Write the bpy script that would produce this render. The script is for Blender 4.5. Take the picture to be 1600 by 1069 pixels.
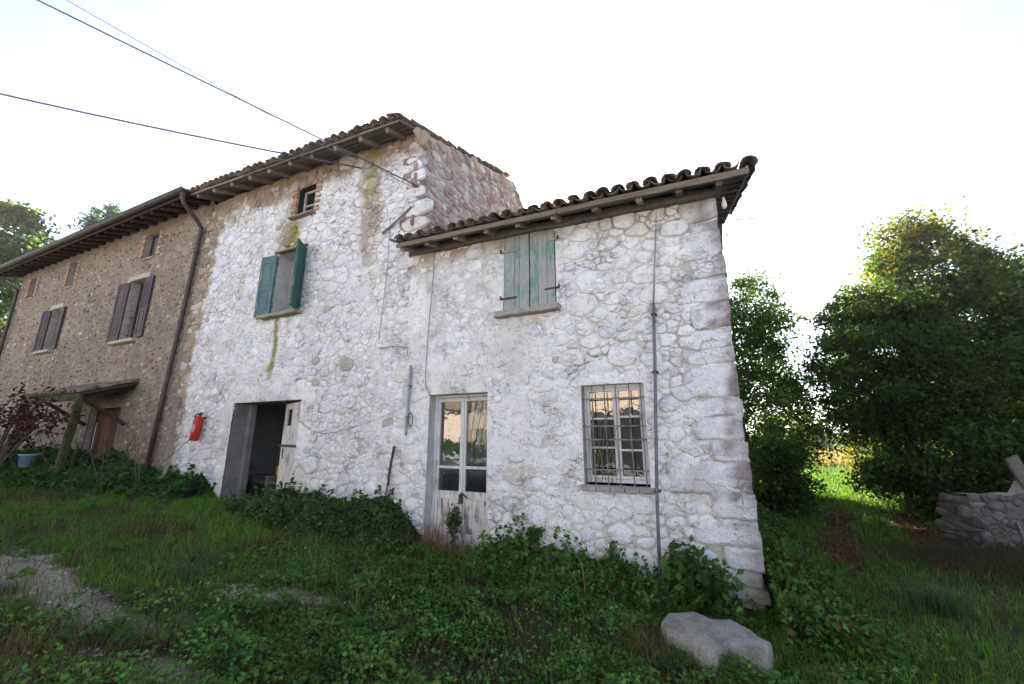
import bpy, math, random
import numpy as np
from mathutils import Vector, Matrix

for o in list(bpy.data.objects): bpy.data.objects.remove(o, do_unlink=True)
random.seed(7); rng = np.random.default_rng(7)
scene = bpy.context.scene; C = scene.collection
R = math.radians

# ------------------------------------------------------------------ camera
# world frame: X runs along the house fronts (right +), Y goes into the houses, front wall face at y = 0
EYE = 1.65; DIST = 5.4; PITCH = R(13.2); YAW = R(24.8)
cam = bpy.data.cameras.new('camera'); camo = bpy.data.objects.new('camera', cam); C.objects.link(camo)
camo.location = (0, -DIST, EYE); camo.rotation_euler = (R(90) + PITCH, 0, YAW)
cam.sensor_width = 36; cam.lens = 14.4; cam.clip_start = 0.05; cam.clip_end = 3000
scene.camera = camo

# ------------------------------------------------------------------ sky, sun, exposure
SUN_EL = 28.0; SUN_DIR = Vector((-0.41, 0.912, 0)).normalized()      # horizontal direction towards the sun
SUN_AZ = math.atan2(SUN_DIR.x, SUN_DIR.y)                              # clockwise from +Y
w = bpy.data.worlds.new('World'); scene.world = w; w.use_nodes = True
nt = w.node_tree; nt.nodes.clear()
sky = nt.nodes.new('ShaderNodeTexSky'); sky.sky_type = 'NISHITA'; sky.sun_disc = False
sky.sun_elevation = R(SUN_EL); sky.sun_rotation = SUN_AZ
sky.air_density = 0.6; sky.dust_density = 1.0; sky.ozone_density = 1.0; sky.altitude = 150
hsv = nt.nodes.new('ShaderNodeHueSaturation'); hsv.inputs['Saturation'].default_value = 0.66
bg = nt.nodes.new('ShaderNodeBackground'); bg.inputs['Strength'].default_value = 0.06
wo = nt.nodes.new('ShaderNodeOutputWorld')
tc = nt.nodes.new('ShaderNodeTexCoord'); vm = nt.nodes.new('ShaderNodeVectorMath'); vm.operation = 'MULTIPLY'; vm.inputs[1].default_value = (1.2, 2.6, 3.4)   # thin veils of high cloud
cn = nt.nodes.new('ShaderNodeTexNoise'); cn.inputs['Scale'].default_value = 1.6; cn.inputs['Detail'].default_value = 7; cn.inputs['Roughness'].default_value = .55; cn.inputs['Distortion'].default_value = .6
cr_ = nt.nodes.new('ShaderNodeValToRGB'); cr_.color_ramp.elements[0].position = .42; cr_.color_ramp.elements[0].color = (0, 0, 0, 1); cr_.color_ramp.elements[1].position = .72; cr_.color_ramp.elements[1].color = (.35, .35, .35, 1)
cl = nt.nodes.new('ShaderNodeHueSaturation'); cl.inputs['Saturation'].default_value = .12; cl.inputs['Value'].default_value = 1.05
mx = nt.nodes.new('ShaderNodeMix'); mx.data_type = 'RGBA'
nt.links.new(tc.outputs['Generated'], vm.inputs[0]); nt.links.new(vm.outputs[0], cn.inputs['Vector']); nt.links.new(cn.outputs['Fac'], cr_.inputs[0]); nt.links.new(cr_.outputs[0], mx.inputs[0])
nt.links.new(sky.outputs[0], hsv.inputs['Color']); nt.links.new(sky.outputs[0], cl.inputs['Color']); nt.links.new(hsv.outputs[0], mx.inputs[6]); nt.links.new(cl.outputs[0], mx.inputs[7]); nt.links.new(mx.outputs[2], bg.inputs['Color']); nt.links.new(bg.outputs[0], wo.inputs['Surface'])
sl = bpy.data.lights.new('sun', 'SUN'); sl.energy = 5.0; sl.angle = R(0.6); sl.color = (1.0, 0.93, 0.83)
so = bpy.data.objects.new('sun', sl); C.objects.link(so)
sd = Vector((SUN_DIR.x * math.cos(R(SUN_EL)), SUN_DIR.y * math.cos(R(SUN_EL)), math.sin(R(SUN_EL))))
so.rotation_euler = sd.to_track_quat('Z', 'Y').to_euler(); so.location = (-6, 20, 14)
scene.view_settings.view_transform = 'Standard'; scene.view_settings.look = 'None'
scene.view_settings.gamma = 1.0; scene.view_settings.use_curve_mapping = False
scene.view_settings.exposure = 3.0
scene.render.engine = 'CYCLES'
scene.cycles.max_bounces = 8; scene.cycles.transparent_max_bounces = 12

# ------------------------------------------------------------------ measuring helpers
def ray(px, py):
    f = 640.0; u = (px - 800) / f; v = (534.5 - py) / f
    fw = math.cos(PITCH) - v * math.sin(PITCH); up = math.sin(PITCH) + v * math.cos(PITCH)
    return (u * math.cos(YAW) - fw * math.sin(YAW), u * math.sin(YAW) + fw * math.cos(YAW), up)
def WP(px, py, y=0.0):                      # point of the plane Y = y
    r = ray(px, py); t = (DIST + y) / r[1]; return (r[0] * t, y, EYE + r[2] * t)
def FP(px, fwd):                            # ground-plan position at a forward distance
    rt = (px - 800) / 657.0 * fwd
    return (rt * math.cos(YAW) - fwd * math.sin(YAW), rt * math.sin(YAW) + fwd * math.cos(YAW) - DIST)

# ------------------------------------------------------------------ numpy noise
def _hash(ix, iy, s):
    h = (ix.astype(np.int64) * 374761393 + iy.astype(np.int64) * 668265263 + s * 1442695041) & 0x7fffffff
    h = ((h ^ (h >> 13)) * 1274126177) & 0x7fffffff
    return ((h ^ (h >> 16)) & 0xffff) / 65535.0
def vn(x, y, s=0):
    x = np.asarray(x, float); y = np.asarray(y, float)
    ix = np.floor(x); iy = np.floor(y); fx = x - ix; fy = y - iy
    fx = fx * fx * (3 - 2 * fx); fy = fy * fy * (3 - 2 * fy)
    a = _hash(ix, iy, s); b = _hash(ix + 1, iy, s); c = _hash(ix, iy + 1, s); d = _hash(ix + 1, iy + 1, s)
    return (a * (1 - fx) + b * fx) * (1 - fy) + (c * (1 - fx) + d * fx) * fy
def fbm(x, y, s=0, o=4):
    t = 0; a = .5; n = 0
    for k in range(o):
        t = t + a * vn(np.asarray(x) * 2 ** k, np.asarray(y) * 2 ** k, s + k * 17); n += a; a *= .5
    return t / n
def ss(a, b, x): t = np.clip((np.asarray(x, float) - a) / (b - a), 0, 1); return t * t * (3 - 2 * t)
def mixc(c, d, m): m = np.asarray(m)[..., None]; return np.asarray(c) * (1 - m) + np.asarray(d) * m

# ------------------------------------------------------------------ object helpers
WL = {}
def link(o, parent=None, loc=None):
    C.objects.link(o)
    if parent is not None:
        o.parent = parent; pl = WL.get(parent.name, Vector((0, 0, 0)))
        l = Vector(loc) if loc is not None else Vector((0, 0, 0))
        o.location = l - pl; WL[o.name] = l
    else:
        l = Vector(loc) if loc is not None else Vector((0, 0, 0))
        o.location = l; WL[o.name] = l
    return o
def tag(o, label=None, cat=None, group=None, kind=None):
    if label: o['label'] = label
    if cat: o['category'] = cat
    if group: o['group'] = group
    if kind: o['kind'] = kind
    return o
def thing(name, loc, label, cat, group=None):
    o = bpy.data.objects.new(name, None); o.empty_display_size = .1
    link(o, None, loc); return tag(o, label, cat, group)
def npmesh(name, V, F, mat, cols=None, smooth=False):
    """V (n,3); F list of index tuples or (m,k) array"""
    me = bpy.data.meshes.new(name)
    V = np.asarray(V, np.float32)
    if isinstance(F, np.ndarray):
        k = F.shape[1]; m = F.shape[0]
        me.vertices.add(len(V)); me.vertices.foreach_set('co', V.ravel())
        me.loops.add(m * k); me.loops.foreach_set('vertex_index', F.astype(np.int32).ravel())
        me.polygons.add(m); me.polygons.foreach_set('loop_start', np.arange(0, m * k, k, dtype=np.int32))
        me.update(calc_edges=True)
    else:
        me.from_pydata(V.tolist(), [], F); me.update()
    if cols is not None:
        a = me.attributes.new('Col', 'FLOAT_COLOR', 'POINT')
        c = np.ones((len(V), 4), np.float32); c[:, :3] = cols; a.data.foreach_set('color', c.ravel())
    if smooth: me.polygons.foreach_set('use_smooth', np.ones(len(me.polygons), bool))
    if mat is not None: me.materials.append(mat)
    return me
class MB:
    def __init__(s): s.v = []; s.f = []
    def add(s, V, F):
        b = len(s.v); s.v += [tuple(p) for p in V]; s.f += [tuple(i + b for i in f) for f in F]; return s
    def box(s, x0, x1, y0, y1, z0, z1):
        return s.add([(x0, y0, z0), (x1, y0, z0), (x1, y1, z0), (x0, y1, z0), (x0, y0, z1), (x1, y0, z1), (x1, y1, z1), (x0, y1, z1)],
              [(0, 3, 2, 1), (4, 5, 6, 7), (0, 1, 5, 4), (1, 2, 6, 5), (2, 3, 7, 6), (3, 0, 4, 7)])
    def tube(s, P, r, n=8, caps=True):
        P = [Vector(p) for p in P]; rr = r if isinstance(r, (list, tuple)) else [r] * len(P)
        V = []; F = []; up = Vector((0.13, 0.21, 1)).normalized()
        for i, p in enumerate(P):
            d = (P[min(i + 1, len(P) - 1)] - P[max(i - 1, 0)]).normalized()
            a = d.cross(up)
            if a.length < .05: a = d.cross(Vector((1, 0, 0)))
            a.normalize(); b = d.cross(a)
            for k in range(n):
                t = 2 * math.pi * k / n; V.append(p + (a * math.cos(t) + b * math.sin(t)) * rr[i])
        for i in range(len(P) - 1):
            for k in range(n):
                F.append((i * n + k, i * n + (k + 1) % n, (i + 1) * n + (k + 1) % n, (i + 1) * n + k))
        if caps: F.append(tuple(range(n - 1, -1, -1))); F.append(tuple((len(P) - 1) * n + k for k in range(n)))
        return s.add(V, F)
    def beam(s, p0, p1, wd, ht, up=(0, 0, 1), jit=.004, seg=4, ch=.12):
        """hewn timber with chamfered, slightly wandering edges"""
        p0 = Vector(p0); p1 = Vector(p1); d = (p1 - p0).normalized(); u = Vector(up)
        a = d.cross(u).normalized(); u = a.cross(d).normalized()
        c = ch; sec = [(-.5 + c, -.5), (.5 - c, -.5), (.5, -.5 + c), (.5, .5 - c), (.5 - c, .5), (-.5 + c, .5), (-.5, .5 - c), (-.5, -.5 + c)]
        V = []; F = []
        for i in range(seg + 1):
            q = p0.lerp(p1, i / seg); jx = random.uniform(-jit, jit); jz = random.uniform(-jit, jit)
            for (x, z) in sec:
                V.append(q + a * (x * wd + jx + random.uniform(-jit, jit) * .5) + u * (z * ht + jz + random.uniform(-jit, jit) * .5))
        for i in range(seg):
            for k in range(8): F.append((i * 8 + k, i * 8 + (k + 1) % 8, (i + 1) * 8 + (k + 1) % 8, (i + 1) * 8 + k))
        F.append(tuple(range(7, -1, -1))); F.append(tuple(seg * 8 + k for k in range(8)))
        return s.add(V, F)
    def lathe(s, prof, c, n=16, axis=None):
        V = []; F = []; c = Vector(c)
        for (r, z) in prof:
            for k in range(n): t = 2 * math.pi * k / n; V.append(c + Vector((r * math.cos(t), r * math.sin(t), z)))
        for i in range(len(prof) - 1):
            for k in range(n): F.append((i * n + k, i * n + (k + 1) % n, (i + 1) * n + (k + 1) % n, (i + 1) * n + k))
        return s.add(V, F)
    def build(s, name, mat, parent=None, smooth=False, loc=None):
        V = s.v
        if loc is not None: V = [tuple(Vector(p) - Vector(loc)) for p in V]
        me = npmesh(name, V, s.f, mat, None, smooth)
        return link(bpy.data.objects.new(name, me), parent, loc)

# ------------------------------------------------------------------ materials
class NM:
    def __init__(s, name):
        s.m = bpy.data.materials.new(name); s.m.use_nodes = True; s.t = s.m.node_tree; s.t.nodes.clear()
        s.out = s.n('ShaderNodeOutputMaterial'); s.b = s.n('ShaderNodeBsdfPrincipled')
        s.l(s.b.outputs[0], s.out.inputs['Surface']); s.geo = s.n('ShaderNodeNewGeometry'); s.pos = s.geo.outputs['Position']
        s.b.inputs['Specular IOR Level'].default_value = .25
    def n(s, t): return s.t.nodes.new(t)
    def l(s, a, b): s.t.links.new(a, b)
    def set(s, inp, v):
        if hasattr(v, 'is_linked') or hasattr(v, 'links'): s.l(v, inp)
        else: inp.default_value = v if not isinstance(v, (tuple, list)) or len(v) != 3 or inp.type != 'RGBA' else (*v, 1)
    def scale(s, v, sc):
        m = s.n('ShaderNodeVectorMath'); m.operation = 'MULTIPLY'; s.l(v, m.inputs[0]); m.inputs[1].default_value = sc; return m.outputs[0]
    def noise(s, sc, det=4, rough=.55, vec=None, dist=0):
        n = s.n('ShaderNodeTexNoise'); s.l(vec or s.pos, n.inputs['Vector']); n.inputs['Scale'].default_value = sc
        n.inputs['Detail'].default_value = det; n.inputs['Roughness'].default_value = rough; n.inputs['Distortion'].default_value = dist; return n.outputs['Fac']
    def voro(s, sc, feat='F1', vec=None):
        n = s.n('ShaderNodeTexVoronoi'); n.feature = feat; s.l(vec or s.pos, n.inputs['Vector']); n.inputs['Scale'].default_value = sc; return n
    def ramp(s, fac, st):
        n = s.n('ShaderNodeValToRGB'); s.l(fac, n.inputs[0]); e = n.color_ramp.elements
        while len(e) < len(st): e.new(.5)
        for k, (p, c) in enumerate(st): e[k].position = p; e[k].color = (c, c, c, 1) if not isinstance(c, tuple) else (*c, 1)
        return n.outputs[0]
    def mix(s, fac, a, b, mode='MIX'):
        n = s.n('ShaderNodeMix'); n.data_type = 'RGBA'; n.blend_type = mode
        s.set(n.inputs[0], fac); s.set(n.inputs[6], a); s.set(n.inputs[7], b); return n.outputs[2]
    def math(s, op, a, b=0.0):
        n = s.n('ShaderNodeMath'); n.operation = op; s.set(n.inputs[0], a); s.set(n.inputs[1], b); return n.outputs[0]
    def attr(s, name='Col'):
        n = s.n('ShaderNodeAttribute'); n.attribute_name = name; return n.outputs['Color']
    def rnd(s): return s.n('ShaderNodeObjectInfo').outputs['Random']
    def bump(s, h, st=.5, d=.01, prev=None):
        n = s.n('ShaderNodeBump'); s.l(h, n.inputs['Height']); n.inputs['Strength'].default_value = st; n.inputs['Distance'].default_value = d
        if prev is not None: s.l(prev, n.inputs['Normal'])
        return n.outputs[0]
    def done(s, col, rough=.9, nrm=None, metal=0.0):
        s.set(s.b.inputs['Base Color'], col); s.set(s.b.inputs['Roughness'], rough); s.b.inputs['Metallic'].default_value = metal
        if nrm is not None: s.l(nrm, s.b.inputs['Normal'])
        return s.m
def m_wall(name, amt=1.0, crack=.6, bump=.8):
    k = NM(name); c = k.attr()
    n1 = k.noise(9, 6, .65); n2 = k.noise(42, 4, .6); n3 = k.noise(2.2, 5, .6); n4 = k.noise(24, 5, .7)
    c = k.mix(1.0, c, k.ramp(n1, [(.28, .80), (.5, 1.0), (.75, 1.05)]), 'MULTIPLY')
    c = k.mix(1.0, c, k.ramp(n4, [(.28, .82), (.42, 1.0)]), 'MULTIPLY')
    c = k.mix(k.ramp(n3, [(.5, 0.0), (.78, .28 * amt)]), c, (.42, .38, .32))
    sp = k.math('MULTIPLY', k.ramp(n2, [(.36, 1.0), (.43, 0.0)]), k.ramp(k.noise(4, 4), [(.40, 0.0), (.58, 1.0)]))
    c = k.mix(k.math('MULTIPLY', sp, .75 * amt), c, (.15, .125, .10))
    nn = k.n('ShaderNodeTexNoise'); k.l(k.pos, nn.inputs['Vector']); nn.inputs['Scale'].default_value = 7; nn.inputs['Detail'].default_value = 5; nn.inputs['Roughness'].default_value = .65
    cr = None
    for (sc, th, off) in (((4.2, 4.2, 6.0), .055, 3.1), ((8.5, 8.5, 13.0), .07, 2.3)):
        dv = k.n('ShaderNodeVectorMath'); dv.operation = 'ADD'; k.l(k.pos, dv.inputs[0]); k.l(k.scale(nn.outputs['Color'], (.22, .22, .22)), dv.inputs[1])
        vo = k.voro(1.0, 'DISTANCE_TO_EDGE', k.scale(dv.outputs[0], sc))
        q = k.math('MULTIPLY', k.ramp(vo.outputs['Distance'], [(.0, 1.0), (th, 0.0)]), k.ramp(k.noise(off, 4, .6), [(.50, 0.0), (.66, .8)]))
        cr = q if cr is None else k.math('MAXIMUM', cr, q)
    c = k.mix(k.math('MULTIPLY', cr, crack), c, (.26, .23, .20))
    h = k.math('ADD', k.math('MULTIPLY', k.noise(26, 6, .72), .8), k.math('MULTIPLY', n1, .9))
    h = k.math('SUBTRACT', h, k.math('MULTIPLY', cr, .8))
    return k.done(c, .93, k.bump(h, bump, .024))
def m_wood(name, c0, c1, sc=(30, 30, 3), rough=.85, rnd=.35, bump=.5):
    k = NM(name); v = k.scale(k.pos, sc); n = k.noise(1.0, 6, .65, v); g = k.noise(3.0, 4, .6, v)
    c = k.mix(k.ramp(n, [(.3, 0.0), (.7, 1.0)]), c0, c1)
    c = k.mix(1.0, c, k.ramp(k.rnd(), [(0, 1 - rnd), (1, 1 + rnd)]), 'MULTIPLY')
    c = k.mix(k.ramp(g, [(.3, .6), (.42, 0.0)]), c, tuple(x * .35 for x in c0))
    return k.done(c, rough, k.bump(g, bump, .006))
def m_peel(name, paint, wood, sc, lo, hi, extra=None):
    """weathered paint with bare wood showing through in streaks along the grain"""
    k = NM(name); v = k.scale(k.pos, sc); n = k.noise(1.0, 6, .7, v); n2 = k.noise(2.2, 4, .6); g = k.noise(3.5, 4, .6, v)
    bare = k.ramp(k.math('ADD', k.math('MULTIPLY', n, .6), k.math('MULTIPLY', n2, .45)), [(lo, 0.0), (hi, 1.0)])
    p = k.mix(k.noise(4, 4), tuple(x * .75 for x in paint), tuple(min(1, x * 1.25) for x in paint))
    wd = k.mix(g, tuple(x * .6 for x in wood), tuple(x * 1.2 for x in wood))
    c = k.mix(bare, p, wd); c = k.mix(k.ramp(g, [(.28, .7), (.4, 0.0)]), c, (.06, .055, .05))
    return k.done(c, .75, k.bump(k.math('SUBTRACT', g, k.math('MULTIPLY', bare, .4)), .5, .005))
def m_plain(name, c0, c1, sc=14, rough=.8, metal=0.0, bs=.4, bd=.006, rnd=.0):
    k = NM(name); n = k.noise(sc, 6, .65); c = k.mix(k.ramp(n, [(.3, 0.0), (.7, 1.0)]), c0, c1)
    if rnd: c = k.mix(1.0, c, k.ramp(k.rnd(), [(0, 1 - rnd), (1, 1 + rnd)]), 'MULTIPLY')
    return k.done(c, rough, k.bump(k.noise(sc * 4, 4), bs, bd), metal)
def m_leaf(name, trans=.35, rough=.62, sat=1.0):
    k = NM(name); c = k.attr(); c = k.mix(1.0, c, k.ramp(k.noise(3, 3), [(.3, .75), (.7, 1.2)]), 'MULTIPLY')
    k.done(c, rough); k.b.inputs['Specular IOR Level'].default_value = .10
    t = k.n('ShaderNodeBsdfTranslucent'); k.l(k.mix(1.0, c, (1.5, 1.5, .7), 'MULTIPLY'), t.inputs['Color'])
    mx = k.n('ShaderNodeMixShader'); mx.inputs[0].default_value = trans
    k.l(k.b.outputs[0], mx.inputs[1]); k.l(t.outputs[0], mx.inputs[2]); k.l(mx.outputs[0], k.out.inputs['Surface']); return k.m
def m_glass(name, refl=.11, dirt=.10):
    k = NM(name); tr = k.n('ShaderNodeBsdfTransparent'); tr.inputs[0].default_value = (.75, .78, .78, 1)
    gl = k.n('ShaderNodeBsdfGlossy'); gl.inputs['Roughness'].default_value = .02; gl.inputs['Color'].default_value = (.95, .95, .95, 1)
    k.l(k.bump(k.noise(3.5, 3), .16, .02), gl.inputs['Normal'])
    df = k.n('ShaderNodeBsdfDiffuse'); df.inputs[0].default_value = (.38, .37, .36, 1)
    m1 = k.n('ShaderNodeMixShader'); m1.inputs[0].default_value = refl; k.l(tr.outputs[0], m1.inputs[1]); k.l(gl.outputs[0], m1.inputs[2])
    m2 = k.n('ShaderNodeMixShader'); k.l(k.math('MULTIPLY', k.ramp(k.noise(7, 5, .7), [(.4, .15), (.75, 1.0)]), dirt), m2.inputs[0])
    k.l(m1.outputs[0], m2.inputs[1]); k.l(df.outputs[0], m2.inputs[2]); k.l(m2.outputs[0], k.out.inputs['Surface']); return k.m
M = {}
M['white_wall'] = m_wall('whitewashed rubble', 1.0, .9); M['brown_wall'] = m_wall('earth coloured pebble render', .7, .25)
M['tile'] = None
k = NM('old clay tile'); n = k.noise(11, 6, .7); c = k.mix(k.ramp(k.rnd(), [(0, 0.0), (1, 1.0)]), (.19, .135, .10), (.27, .215, .17))
c = k.mix(k.ramp(n, [(.42, 0.0), (.62, 1.0)]), c, (.085, .08, .068)); c = k.mix(k.ramp(k.noise(23, 4), [(.60, 0.0), (.68, .8)]), c, (.30, .29, .22))
M['tile'] = k.done(c, .92, k.bump(k.noise(50, 4), .5, .006))
M['old_wood'] = m_wood('grey weathered roof timber', (.125, .105, .088), (.25, .215, .185), (14, 14, 14))
M['fascia'] = m_wood('pale weathered fascia', (.125, .10, .082), (.25, .21, .17), (3, 30, 30))
M['dark_wood'] = m_wood('dark brown stained timber', (.040, .022, .016), (.085, .048, .034), (10, 10, 10))
M['brown_shutter'] = m_wood('dark brown shutter paint', (.045, .032, .034), (.10, .075, .075), (30, 30, 4), .6)
M['green_peel'] = m_peel('peeling green paint', (.11, .25, .20), (.37, .36, .36), (30, 30, 4), .45, .56)
M['green_worn'] = m_peel('worn green paint', (.18, .28, .255), (.38, .365, .37), (30, 30, 4), .41, .56)
M['green_paint'] = m_peel('green shutter paint', (.045, .125, .105), (.30, .31, .29), (22, 22, 3), .60, .70)
M['blue_green_paint'] = m_peel('faded blue green shutter paint', (.095, .17, .168), (.25, .28, .28), (22, 22, 3), .57, .68)
M['white_paint'] = m_peel('chipped white paint', (.62, .61, .60), (.28, .25, .22), (20, 20, 3), .56, .66)
M['white_door'] = m_peel('flaking white door paint', (.62, .60, .56), (.22, .18, .145), (14, 14, 2), .54, .62)
M['iron'] = m_plain('rusty iron', (.06, .045, .04), (.14, .085, .06), 30, .75, .3)
M['grey_bar'] = m_plain('painted grille iron', (.10, .085, .08), (.30, .27, .26), 12, .7, .2)
M['zinc'] = m_plain('dull grey pipe', (.10, .11, .13), (.20, .21, .235), 9, .55, .3)
M['conduit'] = m_plain('grey blue plastic conduit', (.20, .23, .27), (.33, .36, .40), 9, .5)
M['brown_metal'] = m_plain('brown painted sheet metal', (.055, .036, .036), (.10, .066, .062), 6, .45, .0, .15)
M['dark_gutter'] = m_plain('dark brown gutter', (.035, .026, .024), (.07, .05, .044), 6, .4, .0, .15)
M['black'] = m_plain('black plastic', (.012, .013, .016), (.03, .032, .036), 10, .45)
M['red'] = m_plain('red enamel', (.36, .022, .018), (.48, .04, .03), 8, .35, .0, .1)
M['label'] = m_plain('pale printed label', (.42, .08, .07), (.60, .36, .33), 60, .5)
M['steel'] = m_plain('dull steel', (.22, .22, .22), (.35, .35, .35), 20, .4, .8)
M['blue'] = m_plain('faded blue plastic', (.16, .26, .36), (.25, .36, .46), 8, .5)
M['yellow'] = m_plain('yellow plastic', (.55, .36, .02), (.7, .48, .05), 8, .5)
M['sill'] = m_plain('weathered stone sill', (.22, .20, .185), (.42, .39, .36), 12, .9, .0, .7, .01)
M['moss_sill'] = m_plain('mossy stone sill', (.13, .15, .05), (.38, .36, .30), 9, .95, .0, .7, .01)
M['brick'] = m_plain('pale old brick', (.36, .21, .15), (.50, .36, .27), 9, .9, .0, .6, .008, .25)
M['white_brick'] = m_plain('whitewashed brick', (.62, .59, .56), (.80, .79, .78), 9, .95, .0, .6, .01)
M['reveal'] = m_plain('grey white plaster reveal', (.36, .35, .34), (.56, .55, .54), 5, .95, .0, .6, .012)
M['inside'] = m_plain('near black room plaster', (.02, .018, .016), (.045, .04, .036), 3, .95)  # interior surfaces coloured near black so the openings look unlit
M['roof_under'] = m_wood('roof boarding', (.11, .09, .075), (.21, .18, .15), (4, 25, 25))
M['bark'] = m_plain('bark', (.05, .042, .034), (.12, .10, .08), 18, .95, .0, .9, .02)
M['moss_wood'] = m_plain('mossy timber', (.035, .035, .02), (.085, .095, .03), 9, .95, .0, .7, .01)
M['glass'] = m_glass('old window glass'); M['dirty_glass'] = m_glass('dusty window glass', .055, .07); M['clear_glass'] = m_glass('thin clear glass', .04, .06)
M['plastic'] = m_glass('crumpled clear sheet', .24, .22)
M['cable'] = m_plain('dark cable', (.05, .055, .065), (.09, .095, .11), 5, .6); M['pale_cable'] = m_plain('pale cable', (.22, .22, .23), (.34, .34, .35), 5, .6)
M['granite'] = None
k = NM('speckled granite'); sp = k.noise(120, 2, .5); n = k.noise(6, 6, .65)
c = k.mix(k.ramp(n, [(.3, 0.0), (.7, 1.0)]), (.24, .225, .195), (.40, .375, .33)); c = k.mix(k.ramp(sp, [(.36, .8), (.44, 0.0)]), c, (.10, .09, .08))
c = k.mix(k.ramp(k.noise(5, 6, .7), [(.50, 0.0), (.66, .75)]), c, (.10, .105, .07)); c = k.mix(k.ramp(k.noise(60, 4), [(.60, 0.0), (.66, .6)]), c, (.36, .35, .32)); M['granite'] = k.done(c, .92, k.bump(k.noise(40, 6, .7), .9, .015))
for nme, tr in (('leaf', .30), ('tree_leaf', .52), ('grass', .30), ('dry', .25)): M[nme] = m_leaf('foliage ' + nme, tr)
M['barn'] = m_plain('sunny ochre plaster', (.42, .33, .26), (.56, .46, .37), 3, .95)
M['stone_col'] = None
k = NM('field stone'); c = k.attr(); n1 = k.noise(12, 6, .65); c = k.mix(1.0, c, k.ramp(n1, [(.28, .7), (.5, 1.0), (.75, 1.15)]), 'MULTIPLY')
c = k.mix(k.ramp(k.noise(40, 3), [(.62, 0.0), (.7, .5)]), c, (.5, .48, .44)); M['stone_col'] = k.done(c, .93, k.bump(k.noise(30, 6, .7), .8, .03))
k = NM('whitewashed stone'); c = k.attr(); n1 = k.noise(14, 6, .7)
c = k.mix(1.0, c, k.ramp(n1, [(.28, .72), (.5, 1.0), (.75, 1.06)]), 'MULTIPLY')
c = k.mix(k.ramp(k.noise(60, 4), [(.32, .55), (.40, 0.0)]), c, (.17, .14, .13)); M['white_stone'] = m_wall('whitewashed stone face', .95, .45, 1.0)

# ------------------------------------------------------------------ terrain
def H(x, y):
    x = np.asarray(x, float); y = np.asarray(y, float)
    z = -.09 - .058 * np.clip(x, -20, 0.3)
    z = z + .016 * np.clip(y - 5, 0, 60) * ss(-2, 2, x)
    z = z + .05 * (fbm(x * .7, y * .7, 3) - .5) + .03 * (fbm(x * 3.1, y * 3.1, 5, 3) - .5)
    z = z + .10 * ss(1.7, .6, x) * ss(-.4, .3, x) * ss(-.5, 1, y) * ss(12, 8, y)     # soil banked against the end wall
    return z
def GP(px, py):                             # point of the terrain seen at a spot of the photograph
    r = ray(px, py); t = 0.0; z = 0.0
    for _ in range(12):
        t = (z - EYE) / r[2]; x = r[0] * t; y = r[1] * t - DIST; z = float(H(x, y))
    return x, y, z
def axis(a, b, st, far, g=1.35):
    c = list(np.arange(a, b + 1e-6, st)); d = st; lo = [a]; 
    while lo[-1] > -far: d *= g; lo.append(lo[-1] - d)
    d = st; hi = [c[-1]]
    while hi[-1] < far: d *= g; hi.append(hi[-1] + d)
    return np.array(lo[:0:-1] + c + hi[1:])
PATCH = []                                  # bare gravelly patches: x, y, rx, ry, strength
for (px, py, rx, ry, s) in ((25, 890, 1.15, .34, 1.), (385, 932, .36, .17, 1.1), (480, 936, .45, .12, .8), (120, 940, .7, .22, .8), (110, 1030, .30, .16, .8),
                            (250, 1050, .30, .14, .8), (230, 985, .25, .1, .6), (30, 1045, .3, .15, .6), (640, 876, .30, .10, .7), (300, 970, .2, .08, .5), (1290, 1050, .2, .1, .4)):
    x, y, z = GP(px, py); PATCH.append((x, y, rx, ry, s))
def gravel(x, y):
    g = np.zeros(np.shape(x)); n = fbm(np.asarray(x) * 4, np.asarray(y) * 4, 41, 4) - .5
    for (a, b, rx, ry, s) in PATCH:
        d = np.sqrt(((x - a) / rx) ** 2 + ((y - b) / ry) ** 2) + n * 1.3
        g = np.maximum(g, s * ss(1.1, .7, d))
    return g
def path_x(y): return 1.7 + .20 * y
def litter(x, y):                           # two wheel ruts of fallen leaves on the lane
    n = fbm(np.asarray(x) * 2, np.asarray(y) * 2, 77, 4) - .5
    a = ss(.45, .2, np.abs(x - path_x(y) - .75 + n * .5)) + ss(.4, .15, np.abs(x - path_x(y) + .55 + n * .5))
    return np.clip(a, 0, 1) * ss(1.8, 3, y) * ss(9.5, 6.5, y)
gx = axis(-24, 9, .11, 450); gy = axis(-7.5, 3, .11, 450)
X, Y = np.meshgrid(gx, gy, indexing='ij'); Z = H(X, Y); nx, ny = X.shape
gv = gravel(X, Y); lt = litter(X, Y)
Z = Z + gv * .012 * (fbm(X * 9, Y * 9, 9) - .3)
I = np.arange(nx * ny).reshape(nx, ny)
F = np.stack([I[:-1, :-1], I[1:, :-1], I[1:, 1:], I[:-1, 1:]], -1).reshape(-1, 4)
n1 = fbm(X * 1.3, Y * 1.3, 11); col = mixc((.030, .030, .016), (.055, .042, .026), ss(.4, .65, n1))
col = mixc(col, (.045, .065, .018), ss(14, 40, np.hypot(X, Y)))
col = mixc(col, (.46, .45, .43), ss(-6.2, -8.0, Y + 1.2 * (fbm(X * .4, Y * .4, 15) - .5)) * ss(-70, -40, Y) * ss(45, 30, np.abs(X + 8)))     # unseen yard made pale to bounce sunlight onto the house fronts
col = mixc(col, (.36, .32, .25), gv * .9); col = mixc(col, (.10, .052, .034), lt * .9)
col = mixc(col, (.15, .14, .07), ss(22, 30, Y) * ss(-2, 2, X) * .8)
k = NM('soil and gravel'); c = k.attr(); n = k.noise(30, 6, .7)
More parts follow.
